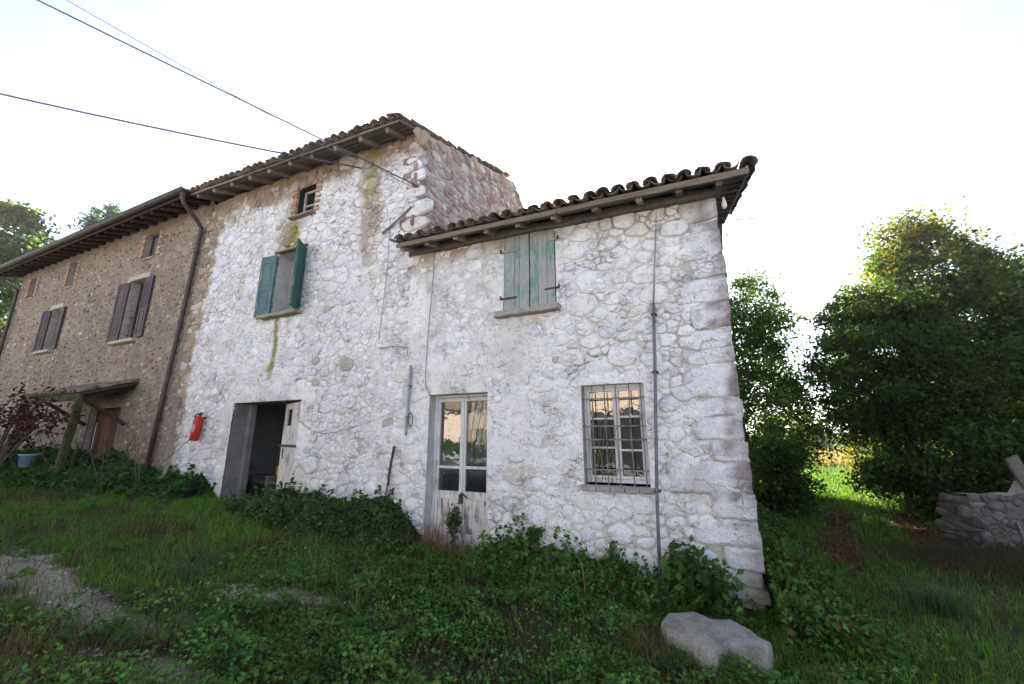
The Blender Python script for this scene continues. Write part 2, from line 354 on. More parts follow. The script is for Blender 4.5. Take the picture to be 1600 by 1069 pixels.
c = k.mix(1.0, c, k.ramp(n, [(.3, .55), (.55, 1.0), (.75, 1.35)]), 'MULTIPLY'); M['soil'] = k.done(c, .97, k.bump(k.noise(45, 6, .7), .9, .02))
g = link(bpy.data.objects.new('ground', npmesh('ground', np.stack([X, Y, Z], -1).reshape(-1, 3), F, M['soil'], col.reshape(-1, 3), True)))
tag(g, 'uneven grassy yard with bare gravel patches and a lane', 'ground', kind='structure')

# ------------------------------------------------------------------ rubble walls
def in_hole(u, v, holes, m=0.0):
    r = np.zeros(np.shape(u), bool)
    for (a, b, c, d) in holes: r |= (u > a - m) & (u < b + m) & (v > c - m) & (v < d + m)
    return r
def make_sites(u0, u1, v0, v1, classes, holes, an=1.35, seed=1, top=None):
    """stone centres: big ones first, smaller ones in the gaps; an = how much wider than tall"""
    g = np.random.default_rng(seed); S = np.zeros((0, 3))
    for (r, n, zone) in classes:
        cu = g.uniform(u0, u1, n); cv = g.uniform(v0, v1, n); cr = r * g.uniform(.75, 1.25, n); cz = g.random(n)
        ok = ~in_hole(cu, cv, holes, r * .55)
        if top is not None: ok &= cv < top(cu) - r * .4
        if zone is not None: ok &= cz < zone(cu, cv)
        for a, b, q in zip(cu[ok], cv[ok] * an, cr[ok]):
            if len(S) == 0 or np.min(np.hypot(S[:, 0] - a, S[:, 1] - b) / (S[:, 2] + q)) > .72: S = np.vstack([S, (a, b, q)])
    return S                                # v is stretched by an
def cells(S, an, holes, pad=0.0):
    out = []; g = np.random.default_rng(3)
    for i in range(len(S)):
        p = S[i, :2]; r = S[i, 2]; d = S[:, :2] - p; dist = np.hypot(d[:, 0], d[:, 1])
        nb = np.where((dist < (r + S[:, 2]) * 1.9) & (dist > 1e-6))[0]; nb = nb[np.argsort(dist[nb])][:16]
        poly = [p + 2.3 * r * np.array((math.cos(t), math.sin(t))) for t in np.linspace(0, 2 * math.pi, 10, endpoint=False)]
        for j in nb:
            nrm = d[j]; c = (dist[j] ** 2 + r * r - S[j, 2] ** 2) * .5; new = []
            e = [float(np.dot(q - p, nrm)) - c for q in poly]
            for a in range(len(poly)):
                b = (a + 1) % len(poly)
                if e[a] <= 0: new.append(poly[a])
                if (e[a] <= 0) != (e[b] <= 0): t = e[a] / (e[a] - e[b]); new.append(poly[a] * (1 - t) + poly[b] * t)
            poly = new
            if len(poly) < 3: break
        if len(poly) < 3: continue
        P = np.array(poly); P[:, 1] /= an
        for (a, b, c_, d_) in holes:        # push outlines out of the openings
            cu, cv = p[0], p[1] / an
            if cu < a: P[:, 0] = np.where((P[:, 1] > c_) & (P[:, 1] < d_), np.minimum(P[:, 0], a - .01), P[:, 0])
            elif cu > b: P[:, 0] = np.where((P[:, 1] > c_) & (P[:, 1] < d_), np.maximum(P[:, 0], b + .01), P[:, 0])
            elif cv < c_: P[:, 1] = np.where((P[:, 0] > a) & (P[:, 0] < b), np.minimum(P[:, 1], c_ - .01), P[:, 1])
            elif cv > d_: P[:, 1] = np.where((P[:, 0] > a) & (P[:, 0] < b), np.maximum(P[:, 1], d_ + .01), P[:, 1])
        ctr = P.mean(0)
        keep_ = np.hypot(*(P - np.roll(P, 1, 0)).T) > .018; P = P[keep_] if keep_.sum() >= 3 else P
        Q = np.stack([P, (P + np.roll(P, -1, 0)) / 2], 1).reshape(-1, 2)
        if len(Q) > 14: Q = Q[np.linspace(0, len(Q) - 1, 14).astype(int)]
        if np.hypot(*(P.max(0) - P.min(0))) < .05: continue
        Q = Q * .84 + (np.roll(Q, 1, 0) + np.roll(Q, -1, 0)) * .08
        rad = np.hypot(*(Q - ctr).T).mean(); m = len(Q)
        Q = ctr + (Q - ctr) * (1 - min(.35, g.uniform(.003, .014) / max(rad, .02))) * (1 + g.uniform(-.10, .05, (m, 1)))
        out.append((ctr, Q, rad))
    if not out: return out
    A = np.vstack([q[1] for q in out]); A = A + np.stack([fbm(A[:, 0] * 7, A[:, 1] * 7, 801, 3) - .5, fbm(A[:, 0] * 7, A[:, 1] * 7, 803, 3) - .5], -1) * .05; res = []; p_ = 0
    for (c_, Q, rad) in out: Qn = A[p_:p_ + len(Q)]; p_ += len(Q); res.append((Qn.mean(0), Qn, rad))
    out = res
    return out
def stone_geo(ctr, Q, h, g):
    """one bulged stone in wall coordinates u, v, outward"""
    m = len(Q); V = np.zeros((3 * m + 1, 3)); tu, tv = g.uniform(-.25, .25, 2) * h / max(.05, np.abs(Q - ctr).max())
    V[:m, :2] = Q; V[:m, 2] = -.035
    V[m:2 * m, :2] = ctr + (Q - ctr) * .97; V[m:2 * m, 2] = h * .55 * g.uniform(.6, 1.3, m)
    V[2 * m:3 * m, :2] = ctr + (Q - ctr) * g.uniform(.74, .92, (m, 1)); V[2 * m:3 * m, 2] = h * g.uniform(.8, 1.15, m)
    V[3 * m, :2] = ctr + (Q.max(0) - Q.min(0)) * g.uniform(-.15, .15, 2); V[3 * m, 2] = h * g.uniform(.85, 1.15)
    V[m:, 2] += (V[m:, 0] - ctr[0]) * tu * 1.5 + (V[m:, 1] - ctr[1]) * tv * 1.5
    F = []
    for a in range(2):
        for k in range(m): F.append((a * m + k, a * m + (k + 1) % m, (a + 1) * m + (k + 1) % m, (a + 1) * m + k))
    for k in range(m): F.append((2 * m + k, 2 * m + (k + 1) % m, 3 * m))
    return V, F
def to_world(fr, V):
    V = np.asarray(V); o, U, N = fr
    return np.outer(V[:, 0], U) + np.outer(V[:, 1], (0, 0, 1)) + np.outer(V[:, 2], N) + np.asarray(o)
FRONT = ((0, 0, 0), (1, 0, 0), (0, -1, 0))
def grid_lines(a, b, st, marks):
    pts = sorted(set([a, b] + [round(m, 4) for m in marks if a < m < b])); out = [a]
    for p, q in zip(pts[:-1], pts[1:]): n = max(1, int(round((q - p) / st))); out += list(p + (q - p) * (np.arange(1, n + 1) / n))
    return np.array(out)
def wall_sheet(name, fr, u0, u1, v0, v1, holes, st, hf, cf, mat, parent, top=None):
    us = grid_lines(u0, u1, st, [h[0] for h in holes] + [h[1] for h in holes]); vs = grid_lines(v0, v1, st, [h[2] for h in holes] + [h[3] for h in holes])
    U, V = np.meshgrid(us, vs, indexing='ij')
    if top is not None: V = v0 + (V - v0) / (v1 - v0) * (top(U) - v0)
    hgt = hf(U, V)
    for (a, b, c, d) in holes:              # square edges round the openings
        dd = np.maximum(np.maximum(a - U, U - b), np.maximum(c - V, V - d)); hgt = hgt * ss(-.01, .05, dd) + .012 * (1 - ss(-.01, .05, dd))
    I = np.arange(U.size).reshape(U.shape)
    F = np.stack([I[:-1, :-1], I[1:, :-1], I[1:, 1:], I[:-1, 1:]], -1).reshape(-1, 4)
    cu = (U[:-1, :-1] + U[1:, 1:]).ravel() / 2; cv = (V[:-1, :-1] + V[1:, 1:]).ravel() / 2
    F = F[~in_hole(cu, cv, holes, -.002)]
    P = to_world(fr, np.stack([U.ravel(), V.ravel(), hgt.ravel()], -1))
    me = npmesh(name, P, F, mat, cf(U, V).reshape(-1, 3), True)
    return link(bpy.data.objects.new(name, me), parent)
def lay_stones(parent, fr, items, mat, limit=300, name='stone', px=None):
    """items: (V, F, colour, size); the largest become stones of their own, the rest one infill part"""
    items = sorted(items, key=lambda t: -t[3])
    for (V, F, c, s) in items[:limit]:
        me = npmesh(name, to_world(fr, V), F, mat, np.tile(c, (len(V), 1)) if np.ndim(c) == 1 else c, True)
        link(bpy.data.objects.new(name, me), parent)
    if len(items) > limit:
        Vs = []; Fs = []; Cs = []; b = 0
        for (V, F, c, s) in items[limit:]:
            Vs.append(to_world(fr, V)); Fs += [tuple(i + b for i in f) for f in F]; b += len(V)
            Cs.append(np.tile(c, (len(V), 1)) if np.ndim(c) == 1 else c)
        o = link(bpy.data.objects.new('small_stones', npmesh('small_stones', np.vstack(Vs), Fs, mat, np.vstack(Cs), True)), parent); tag(o, kind='stuff')
def reveals(name, hole, depth, mat, parent, sides='LRTB', t=.10):
    """the four inner faces of an opening as slabs just outside its edges"""
    a, b, c, d = hole; m = MB()
    if 'L' in sides: m.box(a - t, a + .002, .012, depth, c, d)
    if 'R' in sides: m.box(b - .002, b + t, .012, depth, c, d)
    if 'T' in sides: m.box(a - t, b + t, .013, depth + .002, d - .003, d + t)
    if 'B' in sides: m.box(a - t, b + t, .013, depth + .002, c - t, c + .003)
    return m.build(name, mat, parent)

# ------------------------------------------------------------------ roof kit
SLOPE = math.tan(R(18.4))
def tile_mesh(r0=.094, r1=.076, L=.44, th=.014, n=7, chip=0.0, seed=0):
    g = random.Random(seed); V = []; F = []
    for y, r in ((0, r0), (L, r1)):
        for q in (r, r - th):
            for k in range(n):
                t = math.pi * k / (n - 1); j = g.uniform(-.004, .004) + (-g.random() * chip if y == 0 else 0)
                V.append((q * math.cos(t), y - j * 3, q * math.sin(t) * .78 + j * .3))
    o0, i0, o1, i1 = 0, n, 2 * n, 3 * n
    for k in range(n - 1):
        F.append((o0 + k, o0 + k + 1, o1 + k + 1, o1 + k)); F.append((i0 + k + 1, i0 + k, i1 + k, i1 + k + 1))
        F.append((o0 + k + 1, o0 + k, i0 + k, i0 + k + 1)); F.append((o1 + k, o1 + k + 1, i1 + k + 1, i1 + k))
    for k in (0, n - 1):
        a = (o0 + k, o1 + k, i1 + k, i0 + k); F.append(a if k else a[::-1])
    return npmesh('tile', V, F, M['tile'], None, True)
TILES = [tile_mesh(seed=s, chip=c) for s, c in enumerate((0, 0, .004, .012, .02))]
def coppi(roof, x0, x1, y0, zf, ymax, pitch=.20, rows_obj=2, jit=1.0, seed=5, limit=300):
    """half-round tiles, channels below and covers above; zf(x, y) is the boarding's top"""
    g = random.Random(seed); n = int((x1 - x0) / pitch); step = .31; rows = int((ymax - y0) / step); cnt = 0; SV = []; SF = []; b = 0
    tilt = math.atan(SLOPE)
    for r in range(rows):
        for i in range(n + 1):
            for up in (0, 1):
                if i == n and up: continue
                x = x0 + (i + .5 * up) * pitch + g.gauss(0, .008) * jit; y = y0 + r * step + g.gauss(0, .012) * jit - (.03 if up else 0)
                me = g.choice(TILES); z = zf(x, y)
                mt = Matrix.Translation((x, y, z + (.055 if up else .098) + r * .004)) @ Matrix.Rotation(tilt - .03, 4, 'X') @ Matrix.Rotation(g.gauss(0, .03) * jit, 4, 'Z') @ Matrix.Rotation(g.gauss(0, .05) * jit + (0 if up else math.pi), 4, 'Y')
                if r < rows_obj and cnt < limit:
                    o = bpy.data.objects.new('tile', me); C.objects.link(o); o.parent = roof
                    mt2 = mt.copy(); mt2.translation = mt.translation - WL.get(roof.name, Vector((0, 0, 0))); o.matrix_local = mt2; cnt += 1
                else:
                    co = np.array([v.co for v in me.vertices]); A = np.array(mt)
                    SV.append(co @ A[:3, :3].T + A[:3, 3]); SF += [tuple(q + b for q in p.vertices) for p in me.polygons]; b += len(co)
    if SV: o = link(bpy.data.objects.new('upper_tiles', npmesh('upper_tiles', np.vstack(SV), SF, M['tile'], None, True)), roof); tag(o, kind='stuff')
def slab(parent, name, x0, x1, prof, th, mat, sag=None):
    """roof boarding as a bent slab: prof is a list of (y, z) of its underside"""
    V = []; F = []; n = len(prof); xs = np.linspace(x0, x1, 14)
    for x in xs:
        for (y, z) in prof: V.append((x, y, z + (sag(x) if sag else 0)))
        for (y, z) in prof: V.append((x, y, z + th + (sag(x) if sag else 0)))
    m = 2 * n
    for i in range(len(xs) - 1):
        a = i * m; b = a + m
        for k in range(n - 1):
            F.append((a + k, a + k + 1, b + k + 1, b + k)); F.append((a + n + k, b + n + k, b + n + k + 1, a + n + k + 1))
        F.append((a, b, b + n, a + n)); F.append((a + n - 1, a + 2 * n - 1, b + 2 * n - 1, b + n - 1))
    for a in (0, (len(xs) - 1) * m):
        for k in range(n - 1): F.append((a + k, a + n + k, a + n + k + 1, a + k + 1))
    return link(bpy.data.objects.new(name, npmesh(name, V, F, mat)), parent)
def frame_rect(m, x0, x1, z0, z1, y0, y1, wd):
    m.box(x0, x0 + wd, y0, y1, z0, z1); m.box(x1 - wd, x1, y0, y1, z0, z1)
    m.box(x0 + wd, x1 - wd, y0 + .001, y1 - .001, z0, z0 + wd); m.box(x0 + wd, x1 - wd, y0 + .001, y1 - .001, z1 - wd, z1); return m

def ellipse_stone(u, v, r, g, m=9):
    t = np.linspace(0, 2 * math.pi, m, endpoint=False) + g.random(); a = r * g.uniform(.9, 1.35); b = r * g.uniform(.65, 1.0); th = g.uniform(-.5, .5)
    Q = np.stack([a * np.cos(t), b * np.sin(t)], -1) * g.uniform(.85, 1.12, (m, 1)); c, s = math.cos(th), math.sin(th)
    return np.array((u, v)), np.array((u, v)) + Q @ np.array([[c, s], [-s, c]])
def quoin(u, v0, v1, wd, side, g, proud=.03, dep=.35):
    """big corner stone: rounded, lumpy block that wraps round the corner at u (the block lies to the left of it)"""
    n = 7; V = []; F = []; cx = u - wd / 2 + proud * .5; cy = dep / 2 - proud; cz = (v0 + v1) / 2; hx = wd / 2 + proud * .5; hy = dep / 2; hz = (v1 - v0) / 2 - .008
    idx = {}
    def vert(i, j, k):
        key = (i, j, k)
        if key not in idx:
            p = np.array([2 * i / n - 1, 2 * j / n - 1, 2 * k / n - 1]); l = np.linalg.norm(p) / max(1e-6, np.max(np.abs(p))); q = p * (1 - .05 * (l - 1))
            idx[key] = len(V); V.append((cx + q[0] * hx, cy + q[1] * hy, cz + q[2] * hz))
        return idx[key]
    for a in range(n):
        for b in range(n):
            F += [(vert(a, 0, b), vert(a + 1, 0, b), vert(a + 1, 0, b + 1), vert(a, 0, b + 1)), (vert(n, a, b), vert(n, a + 1, b), vert(n, a + 1, b + 1), vert(n, a, b + 1)),
                  (vert(a, b, n), vert(a + 1, b, n), vert(a + 1, b + 1, n), vert(a, b + 1, n)), (vert(b, a, 0), vert(b, a + 1, 0), vert(b + 1, a + 1, 0), vert(b + 1, a, 0)),
                  (vert(0, a + 1, b), vert(0, a, b), vert(0, a, b + 1), vert(0, a + 1, b + 1))]
    V = np.array(V); x, y, z = V.T; sd = int(abs(v0 * 100)) + 7
    x = x + .05 * (fbm(y * 6 + z * 5, z * 7 + x * 2, sd, 3) - .5); y = y + .035 * (fbm(x * 6, z * 8, sd + 1, 3) - .5); z = z + .07 * (fbm(x * 5, y * 5 + z, sd + 2, 3) - .5)
    return np.stack([x, y, z], -1), F

# ================================================================== LOW HOUSE (right wing)
LX0, LX1 = -4.455, .40
low = thing('low_house', (-2, 0, 0), 'low whitewashed rubble stone house with rippled tile eave, right of the taller house', 'house', None)
sagL = lambda x: -.023 * (x + 4.4)
DOOR = (-3.93, -2.89, .12, 2.32); WIN = (-1.47, -.66, 1.07, 2.34); SHUT = (-2.63, -1.78, 3.52, 4.77)
holes = [DOOR, WIN, SHUT]
def plasterL(u, v):
    n = fbm(u * .9, v * .9, 61, 3) - .5
    p = ss(-1.2, -2.6, u + n * 2.0) * ss(.9, 1.5, v + n)                     # rendered left half
    p = np.maximum(p, ss(.32, .12, np.maximum(np.maximum(DOOR[0] - u, u - DOOR[1]), v - DOOR[3]) + n * .3) * ss(.4, 1.0, v))
    p = np.maximum(p, .9 * ss(.22, .05, np.maximum(np.maximum(WIN[0] - u, u - WIN[1]), np.maximum(WIN[2] - v, v - WIN[3])) + n * .2))
    p = np.maximum(p, .75 * ss(.1, .35, fbm(u * .6 + 9, v * .6, 67, 3) - .30) * ss(.2, -.4, u))
    return p
def crev(u, v, sd): return .030 * ss(.60, .70, fbm(u * 5.5, v * 8, sd, 3))
def h_low(u, v): return -crev(u, v, 37) * (1 - .8 * plasterL(u, v)) + -.013 + .036 * (fbm(u * 2.6, v * 3.2, 31, 5) - .48) + .027 * plasterL(u, v) + .014 * (fbm(u * 8, v * 10, 33, 4) - .5)
def c_low(u, v):
    n = fbm(u * 1.7, v * 1.7, 21); n2 = fbm(u * 5, v * 5, 23); n3 = fbm(u * .8, v * .8, 29)
    c = np.tile(np.array((.83, .82, .81)), np.shape(u) + (1,))
    c = mixc(c, (.62, .59, .53), .55 * ss(.44, .62, n2) * (1 - .75 * plasterL(u, v)))
    c = mixc(c, (.60, .565, .50), .5 * ss(.5, .68, n))
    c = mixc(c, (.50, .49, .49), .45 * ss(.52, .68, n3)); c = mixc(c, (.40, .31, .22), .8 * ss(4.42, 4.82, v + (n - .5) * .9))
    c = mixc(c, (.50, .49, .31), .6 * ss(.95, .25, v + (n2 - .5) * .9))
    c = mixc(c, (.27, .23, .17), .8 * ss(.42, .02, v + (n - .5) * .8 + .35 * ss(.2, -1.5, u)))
    c = mixc(c, (.46, .43, .36), .55 * ss(-.7, .2, u) * ss(.4, .6, n2))
    c = mixc(c, (.36, .35, .27), .7 * ss(.5, .66, n2) * ss(.5, .0, np.abs(v - 2.75)) * ss(-2.0, -1.2, u))
    return c
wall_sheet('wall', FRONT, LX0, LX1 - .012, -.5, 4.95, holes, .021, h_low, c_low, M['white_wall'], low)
g = np.random.default_rng(11)
QW = [(-.25, -.03), (-.03, .12), (.12, .29), (.29, .50), (.50, .78), (.78, 1.04), (1.04, 1.40), (1.40, 1.63), (1.63, 1.90), (1.90, 2.13), (2.13, 2.52), (2.52, 2.72), (2.72, 2.95), (2.95, 3.28), (3.28, 3.62), (3.62, 3.88), (3.88, 4.22), (4.22, 4.40), (4.40, 4.68)]
qw = [.5, .42, .62, .36, .66, .42, .86, .36, .52, .60, .62, .56, .50, .42, .60, .40, .46, .34, .44]
items = []
for i, ((a, b), wd) in enumerate(zip(QW, qw)):
    V, F = quoin(LX1 + g.uniform(-.015, .02), a - g.uniform(0, .03), b + g.uniform(-.02, .03), wd, 1, g, proud=g.uniform(.004, .022), dep=g.uniform(.3, .5))
    n = fbm(V[:, 0] * 5 + 3, V[:, 2] * 5, 45 + i); purple = np.clip(ss(.18, .36, V[:, 0] + (n - .5) * .5) * (1 if i in (0, 1, 6, 10, 12, 13, 16) else .6) + ss(.56, .68, n) * .3, 0, 1)
    c = mixc(np.tile((.76, .76, .78), (len(V), 1)), (.24, .19, .185), purple * .9); c = mixc(c, (.42, .38, .30), .7 * ss(.5, .0, V[:, 2] + (n - .5) * .5))
    me = npmesh('cornerstone', V, F, M['white_stone'], c, True); link(bpy.data.objects.new('cornerstone', me), low)
for (a, b, x0, x1) in ((-.30, -.24, .0, .44), (-.36, -.31, .16, .43)):
    pass
cz = lambda u, v: np.clip(1.25 - plasterL(u, v), .12, 1)
S = make_sites(LX0 + .05, LX1 - .16, -.1, 4.70, [(.22, 90, cz), (.15, 500, cz), (.10, 1500, cz), (.07, 3200, None), (.047, 4200, None)], holes, 1.35, 21)
corner = lambda u, v: u > .40 - np.interp(v, [q[0] for q in QW], qw) * .92
CL = cells(S, 1.35, holes); HMs = h_low(np.array([q[0][0] for q in CL]), np.array([q[0][1] for q in CL]))
for (ctr, Q, rad), hm in zip(CL, HMs):
    if corner(ctr[0], ctr[1]) or in_hole(ctr[0], ctr[1], holes, .02): continue
    h = (.005 + .050 * rad + .09 * max(0, rad - .10)) * g.uniform(.6, 1.35) * (.8 + .6 * float(ss(1.6, .7, ctr[1])) + .25 * float(ss(-1.0, 0, ctr[0])))
    if h < hm - .004: continue
    V, F = stone_geo(ctr, Q, h, g); t = g.random(); b = g.uniform(.95, 1.04)
    c = np.array((.845, .84, .84)) * b
    if t < .16: c = np.array((.76, .76, .80)) * b
    elif t < .24: c = np.array((.75, .725, .67)) * b
    elif t < .245: c = np.array((.52, .475, .45))
    V[:, 2] += .35 * hm
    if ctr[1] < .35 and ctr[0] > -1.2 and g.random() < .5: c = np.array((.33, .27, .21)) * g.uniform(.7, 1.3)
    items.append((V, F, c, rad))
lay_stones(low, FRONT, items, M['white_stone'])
NST = len(items)
# the other walls, floor and inside
m = MB(); m.box(LX1 - .40, LX1 - .045, .30, 6.55, -.5, 4.75); m.box(LX0, LX1 - .40, 6.2, 6.55, -.5, 4.8); m.box(LX0, LX0 + .2, .3, 6.2, -.5, 4.8)
m.add([(LX1 - .40, 0.3, 4.75), (LX1 - .05, .3, 4.75), (LX1 - .05, 6.5, 4.75), (LX1 - .4, 6.5, 4.75), (LX1 - .4, 3.4, 5.85), (LX1 - .05, 3.4, 5.85)], [(1, 2, 5), (0, 4, 3), (0, 1, 5, 4), (2, 3, 4, 5)])
m.build('side_walls', M['reveal'], low)
m = MB(); m.box(LX0 + .2, LX1 - .4, .25, 6.2, -.2, .1); m.box(LX0 + .2, LX1 - .4, .25, 6.2, 2.75, 2.9); m.box(-2.45, -2.35, .25, 6.2, .1, 2.75); m.box(LX0 + .2, LX1 - .4, 2.6, 2.7, .1, 2.75); m.build('rooms', M['inside'], low)
# end wall of rubble
endf = ((LX1 - .03, 0, 0), (0, 1, 0), (1, 0, 0))
wall_sheet('end_wall', endf, .0, 6.5, -.5, 4.9, [], .06, lambda u, v: .04 * (fbm(u * 3, v * 3, 91) - .5), lambda u, v: mixc(np.tile((.34, .30, .26), np.shape(u) + (1,)), (.48, .45, .42), ss(.4, .6, fbm(u * 4, v * 4, 93))), M['brown_wall'], low)
reveals('door_reveal', DOOR, .45, M['reveal'], low); reveals('window_reveal', WIN, .35, M['reveal'], low, 'LRT'); reveals('opening_reveal', SHUT, .35, M['reveal'], low)
# roof
zl = lambda x, y: 4.83 + SLOPE * (y + .42) + sagL(x)
rl = slab(low, 'roof', -4.45, .73, [(-.42, 4.83), (3.4, 4.83 + SLOPE * 3.82), (7.0, 4.85)], .035, M['roof_under'], sagL)
coppi(rl, -4.43, .72, -.50, lambda x, y: zl(x, y) + .03, 3.3, .20, 2, 1.9, 5)
for x in (-4.36, -3.88, -3.31, -2.78, -2.21, -1.68, -1.08, -.52, .0, .46):
    x += random.uniform(-.02, .02); s = sagL(x)
    MB().beam((x, -.385, zl(x, -.385) - .055), (x, .35, zl(x, .35) - .055), .08, .10, jit=.006).build('rafter', M['old_wood'], rl)
for (a, b) in ((-4.45, -1.62), (-1.60, .75)):
    n = 9; P = [(a + (b - a) * i / n, -.425 + random.uniform(-.006, .006), 4.805 + sagL(a + (b - a) * i / n) + random.uniform(-.006, .006)) for i in range(n + 1)]
    m = MB()
    for p, q in zip(P[:-1], P[1:]): m.beam(p, q, .032, .06, seg=1, jit=.001)
    m.build('fascia_board', M['fascia'], rl)
m = MB(); n = 10
for i in range(n):
    a = -4.45 + 4.9 * i / n; b = a + 4.9 / n; m.beam((a, -.03, 4.845 + sagL(a)), (b, -.03, 4.845 + sagL(b)), .13, .11, seg=2, jit=.008)
m.build('wall_plate', M['old_wood'], rl)
for j, yy in enumerate((-.36, -.20, -.05)):          # loose boards under the eave
    for (a, b) in ((-4.4, -2.5), (-2.48, -.7), (-.68, .70)):
        MB().beam((a, yy, zl(a, yy) - .008), (b, yy, zl(b, yy) - .008), .135, .014, seg=5, jit=.003, up=(0, -SLOPE, 1)).build('board', M['old_wood'], rl)
for yy in np.arange(.1, 3.3, .30):                    # laths carried past the end wall
    MB().beam((.36, yy, zl(.4, yy) - .025), (.72, yy, zl(.73, yy) - .025), .05, .045, jit=.003).build('lath', M['old_wood'], rl)
MB().beam((.735, -.42, zl(.735, -.42) + .0), (.735, 3.3, zl(.735, 3.3) + .0), .03, .10, seg=8).build('verge_board', M['old_wood'], rl)
for kx in range(10):                                   # verge tiles along the right edge
    o = bpy.data.objects.new('tile', TILES[kx % 5]); C.objects.link(o); o.parent = rl; yy = -.5 + kx * .36
    o.matrix_local = Matrix.Translation((.77 + random.uniform(-.015, .015), yy, zl(.77, yy) + .075)) @ Matrix.Rotation(math.atan(SLOPE), 4, 'X') @ Matrix.Rotation(random.uniform(-.1, .1) + .25, 4, 'Y')
# glazed double door
def glazed_door():
    a, b, c, d = DOOR; y0, y1 = .18, .235; mid = (a + b) / 2
    dr = frame_rect(MB(), a + .004, b - .004, c, d - .004, y0 - .03, y0 + .05, .040).build('glazed_door', M['white_paint'], low)
    tag(dr, 'white glazed double door, flaking paint')
    for (x0, x1, pl) in ((a + .042, mid - .004, 'glass'), (mid + .004, b - .042, 'plastic')):
        m = MB(); z0 = .86; z1 = d - .05; sw = .048
        m.box(x0, x0 + sw, y0, y1, c + .02, z1); m.box(x1 - sw, x1, y0, y1, c + .02, z1)
        m.box(x0 + sw, x1 - sw, y0 + .002, y1 - .002, z1 - .055, z1); m.box(x0 + sw, x1 - sw, y0 + .002, y1 - .002, 1.195, 1.235); m.box(x0 + sw, x1 - sw, y0 + .002, y1 - .002, .76, .87); m.box(x0 + sw, x1 - sw, y0 + .002, y1 - .002, c + .02, .28)
        m.build('leaf_frame', M['white_paint'], dr)
        n = 3
        for i in range(n): xa = x0 + sw + (x1 - x0 - 2 * sw) * i / n; MB().box(xa + .002, xa + (x1 - x0 - 2 * sw) / n - .002, y0 + .018, y1 - .012, .28, .76).build('panel', M['white_door'], dr)
        for (za, zb) in ((.87, 1.195), (1.235, z1 - .055)): MB().box(x0 + sw, x1 - sw, y0 + .022, y0 + .026, za, zb).build('pane', M['dirty_glass'] if zb < 1.3 else M['glass'] if x0 < mid - .1 else M['clear_glass'], dr)
    MB().beam((mid, y0 - .008, c + .05), (mid, y0 - .008, d - .07), .04, .022, up=(0, 1, 0), seg=3, jit=.001).build('cover_strip', M['white_paint'], dr)
    # crumpled plastic sheet behind the right pane
    n = 22; V = []; F = []
    for i in range(n):
        for j in range(n):
            u = i / (n - 1); v = j / (n - 1); x = mid + .05 + u * .43; z = 1.25 + v * .97
            V.append((x - .05 * (1 - v) * (u - .4), .262 + .030 * float(fbm(np.array(u * 6 - v * 3), np.array(v * 1.6 + u), 71, 3)) + .012 * math.sin(u * 26 - v * 11), z))
    for i in range(n - 1):
        for j in range(n - 1): F.append((i * n + j, (i + 1) * n + j, (i + 1) * n + j + 1, i * n + j + 1))
    link(bpy.data.objects.new('plastic_sheet', npmesh('plastic_sheet', V, F, M['plastic'], None, True)), dr)
    m = MB(); m.tube([(mid - .01, y0 - .01, .80), (mid - .005, y0 - .06, .82), (mid + .04, y0 - .07, .86), (mid + .13, y0 - .06, .79)], .012, 6); m.box(mid - .035, mid + .03, y0 - .03, y0 - .005, .70, .83); m.build('handle', M['iron'], dr)
    MB().box(a - .02, b + .02, -.12, .30, .02, .125).build('doorstep', M['sill'], low)
glazed_door()
# barred window
def barred_window():
    a, b, c, d = WIN; y0 = .10; mid = a + (b - a) * .53
    wn = frame_rect(MB(), a + .003, b - .003, c + .03, d - .003, y0 - .02, y0 + .05, .04).build('barred_window', M['white_paint'], low)
    for (x0, x1, zs) in ((a + .045, mid, (1.90, 1.53)), (mid + .003, b - .045, (1.92, 1.50))):
        m = frame_rect(MB(), x0, x1, c + .075, d - .045, y0, y0 + .045, .038)
        for z in zs: m.box(x0 + .038, x1 - .038, y0 + .004, y0 + .04, z - .012, z + .012)
        m.build('casement', M['white_paint'], wn)
        zz = [c + .113] + sorted(zs) + [d - .083]
        for za, zb in zip(zz[:-1], zz[1:]): MB().box(x0 + .038, x1 - .038, y0 + .02, y0 + .024, za, zb).build('pane', M['glass'] if zb > 2 else M['dirty_glass'], wn)
    for x in (-1.445, -1.33, -1.17, -1.02, -.85, -.705): MB().tube([(x, .028, c - (.10 if x in (-1.33, -1.02) else .02)), (x + random.uniform(-.006, .006), .024, 1.7), (x, .028, d - .002)], .0075, 6).build('bar', M['grey_bar'], wn)
    for z in (2.155, 1.80, 1.63, 1.26): MB().box(a - .03, b + .05, .010, .0165, z - .0085, z + .0085).build('bar', M['grey_bar'], wn)
    g = random.Random(4)
    for i in range(5):
        x = a - .02 + i * .178; MB().beam((x, .05, c - .035 + g.uniform(-.006, .006)), (x + .168, .05, c - .035), .20, .072, jit=.003, seg=2).build('sill_brick', M['sill'], wn)
barred_window()
# dry creeper stems caught in the grille
def stems(name, pts, r, mat, parent=None):
    m = MB()
    for P in pts: m.tube(P, r, 5)
    return m.build(name, mat, parent)
M['twig'] = m_plain('dry twig', (.12, .09, .05), (.24, .19, .11), 20, .9)
tw = []
for i in range(9):
    x = random.uniform(-1.40, -1.05); tw.append([(x, .06, 1.1), (x + random.uniform(-.06, .06), .05, 1.35), (x + random.uniform(-.12, .12), .06, random.uniform(1.5, 2.1))])
tw.append([(-.98, .05, 2.0), (-.90, .045, 2.05), (-.85, .05, 2.11), (-.78, .045, 2.06), (-.70, .05, 2.05)])
tag(stems('dry_creeper', tw, .0035, M['twig']), 'dry creeper stems tangled behind the bars of the low house window', 'creeper')
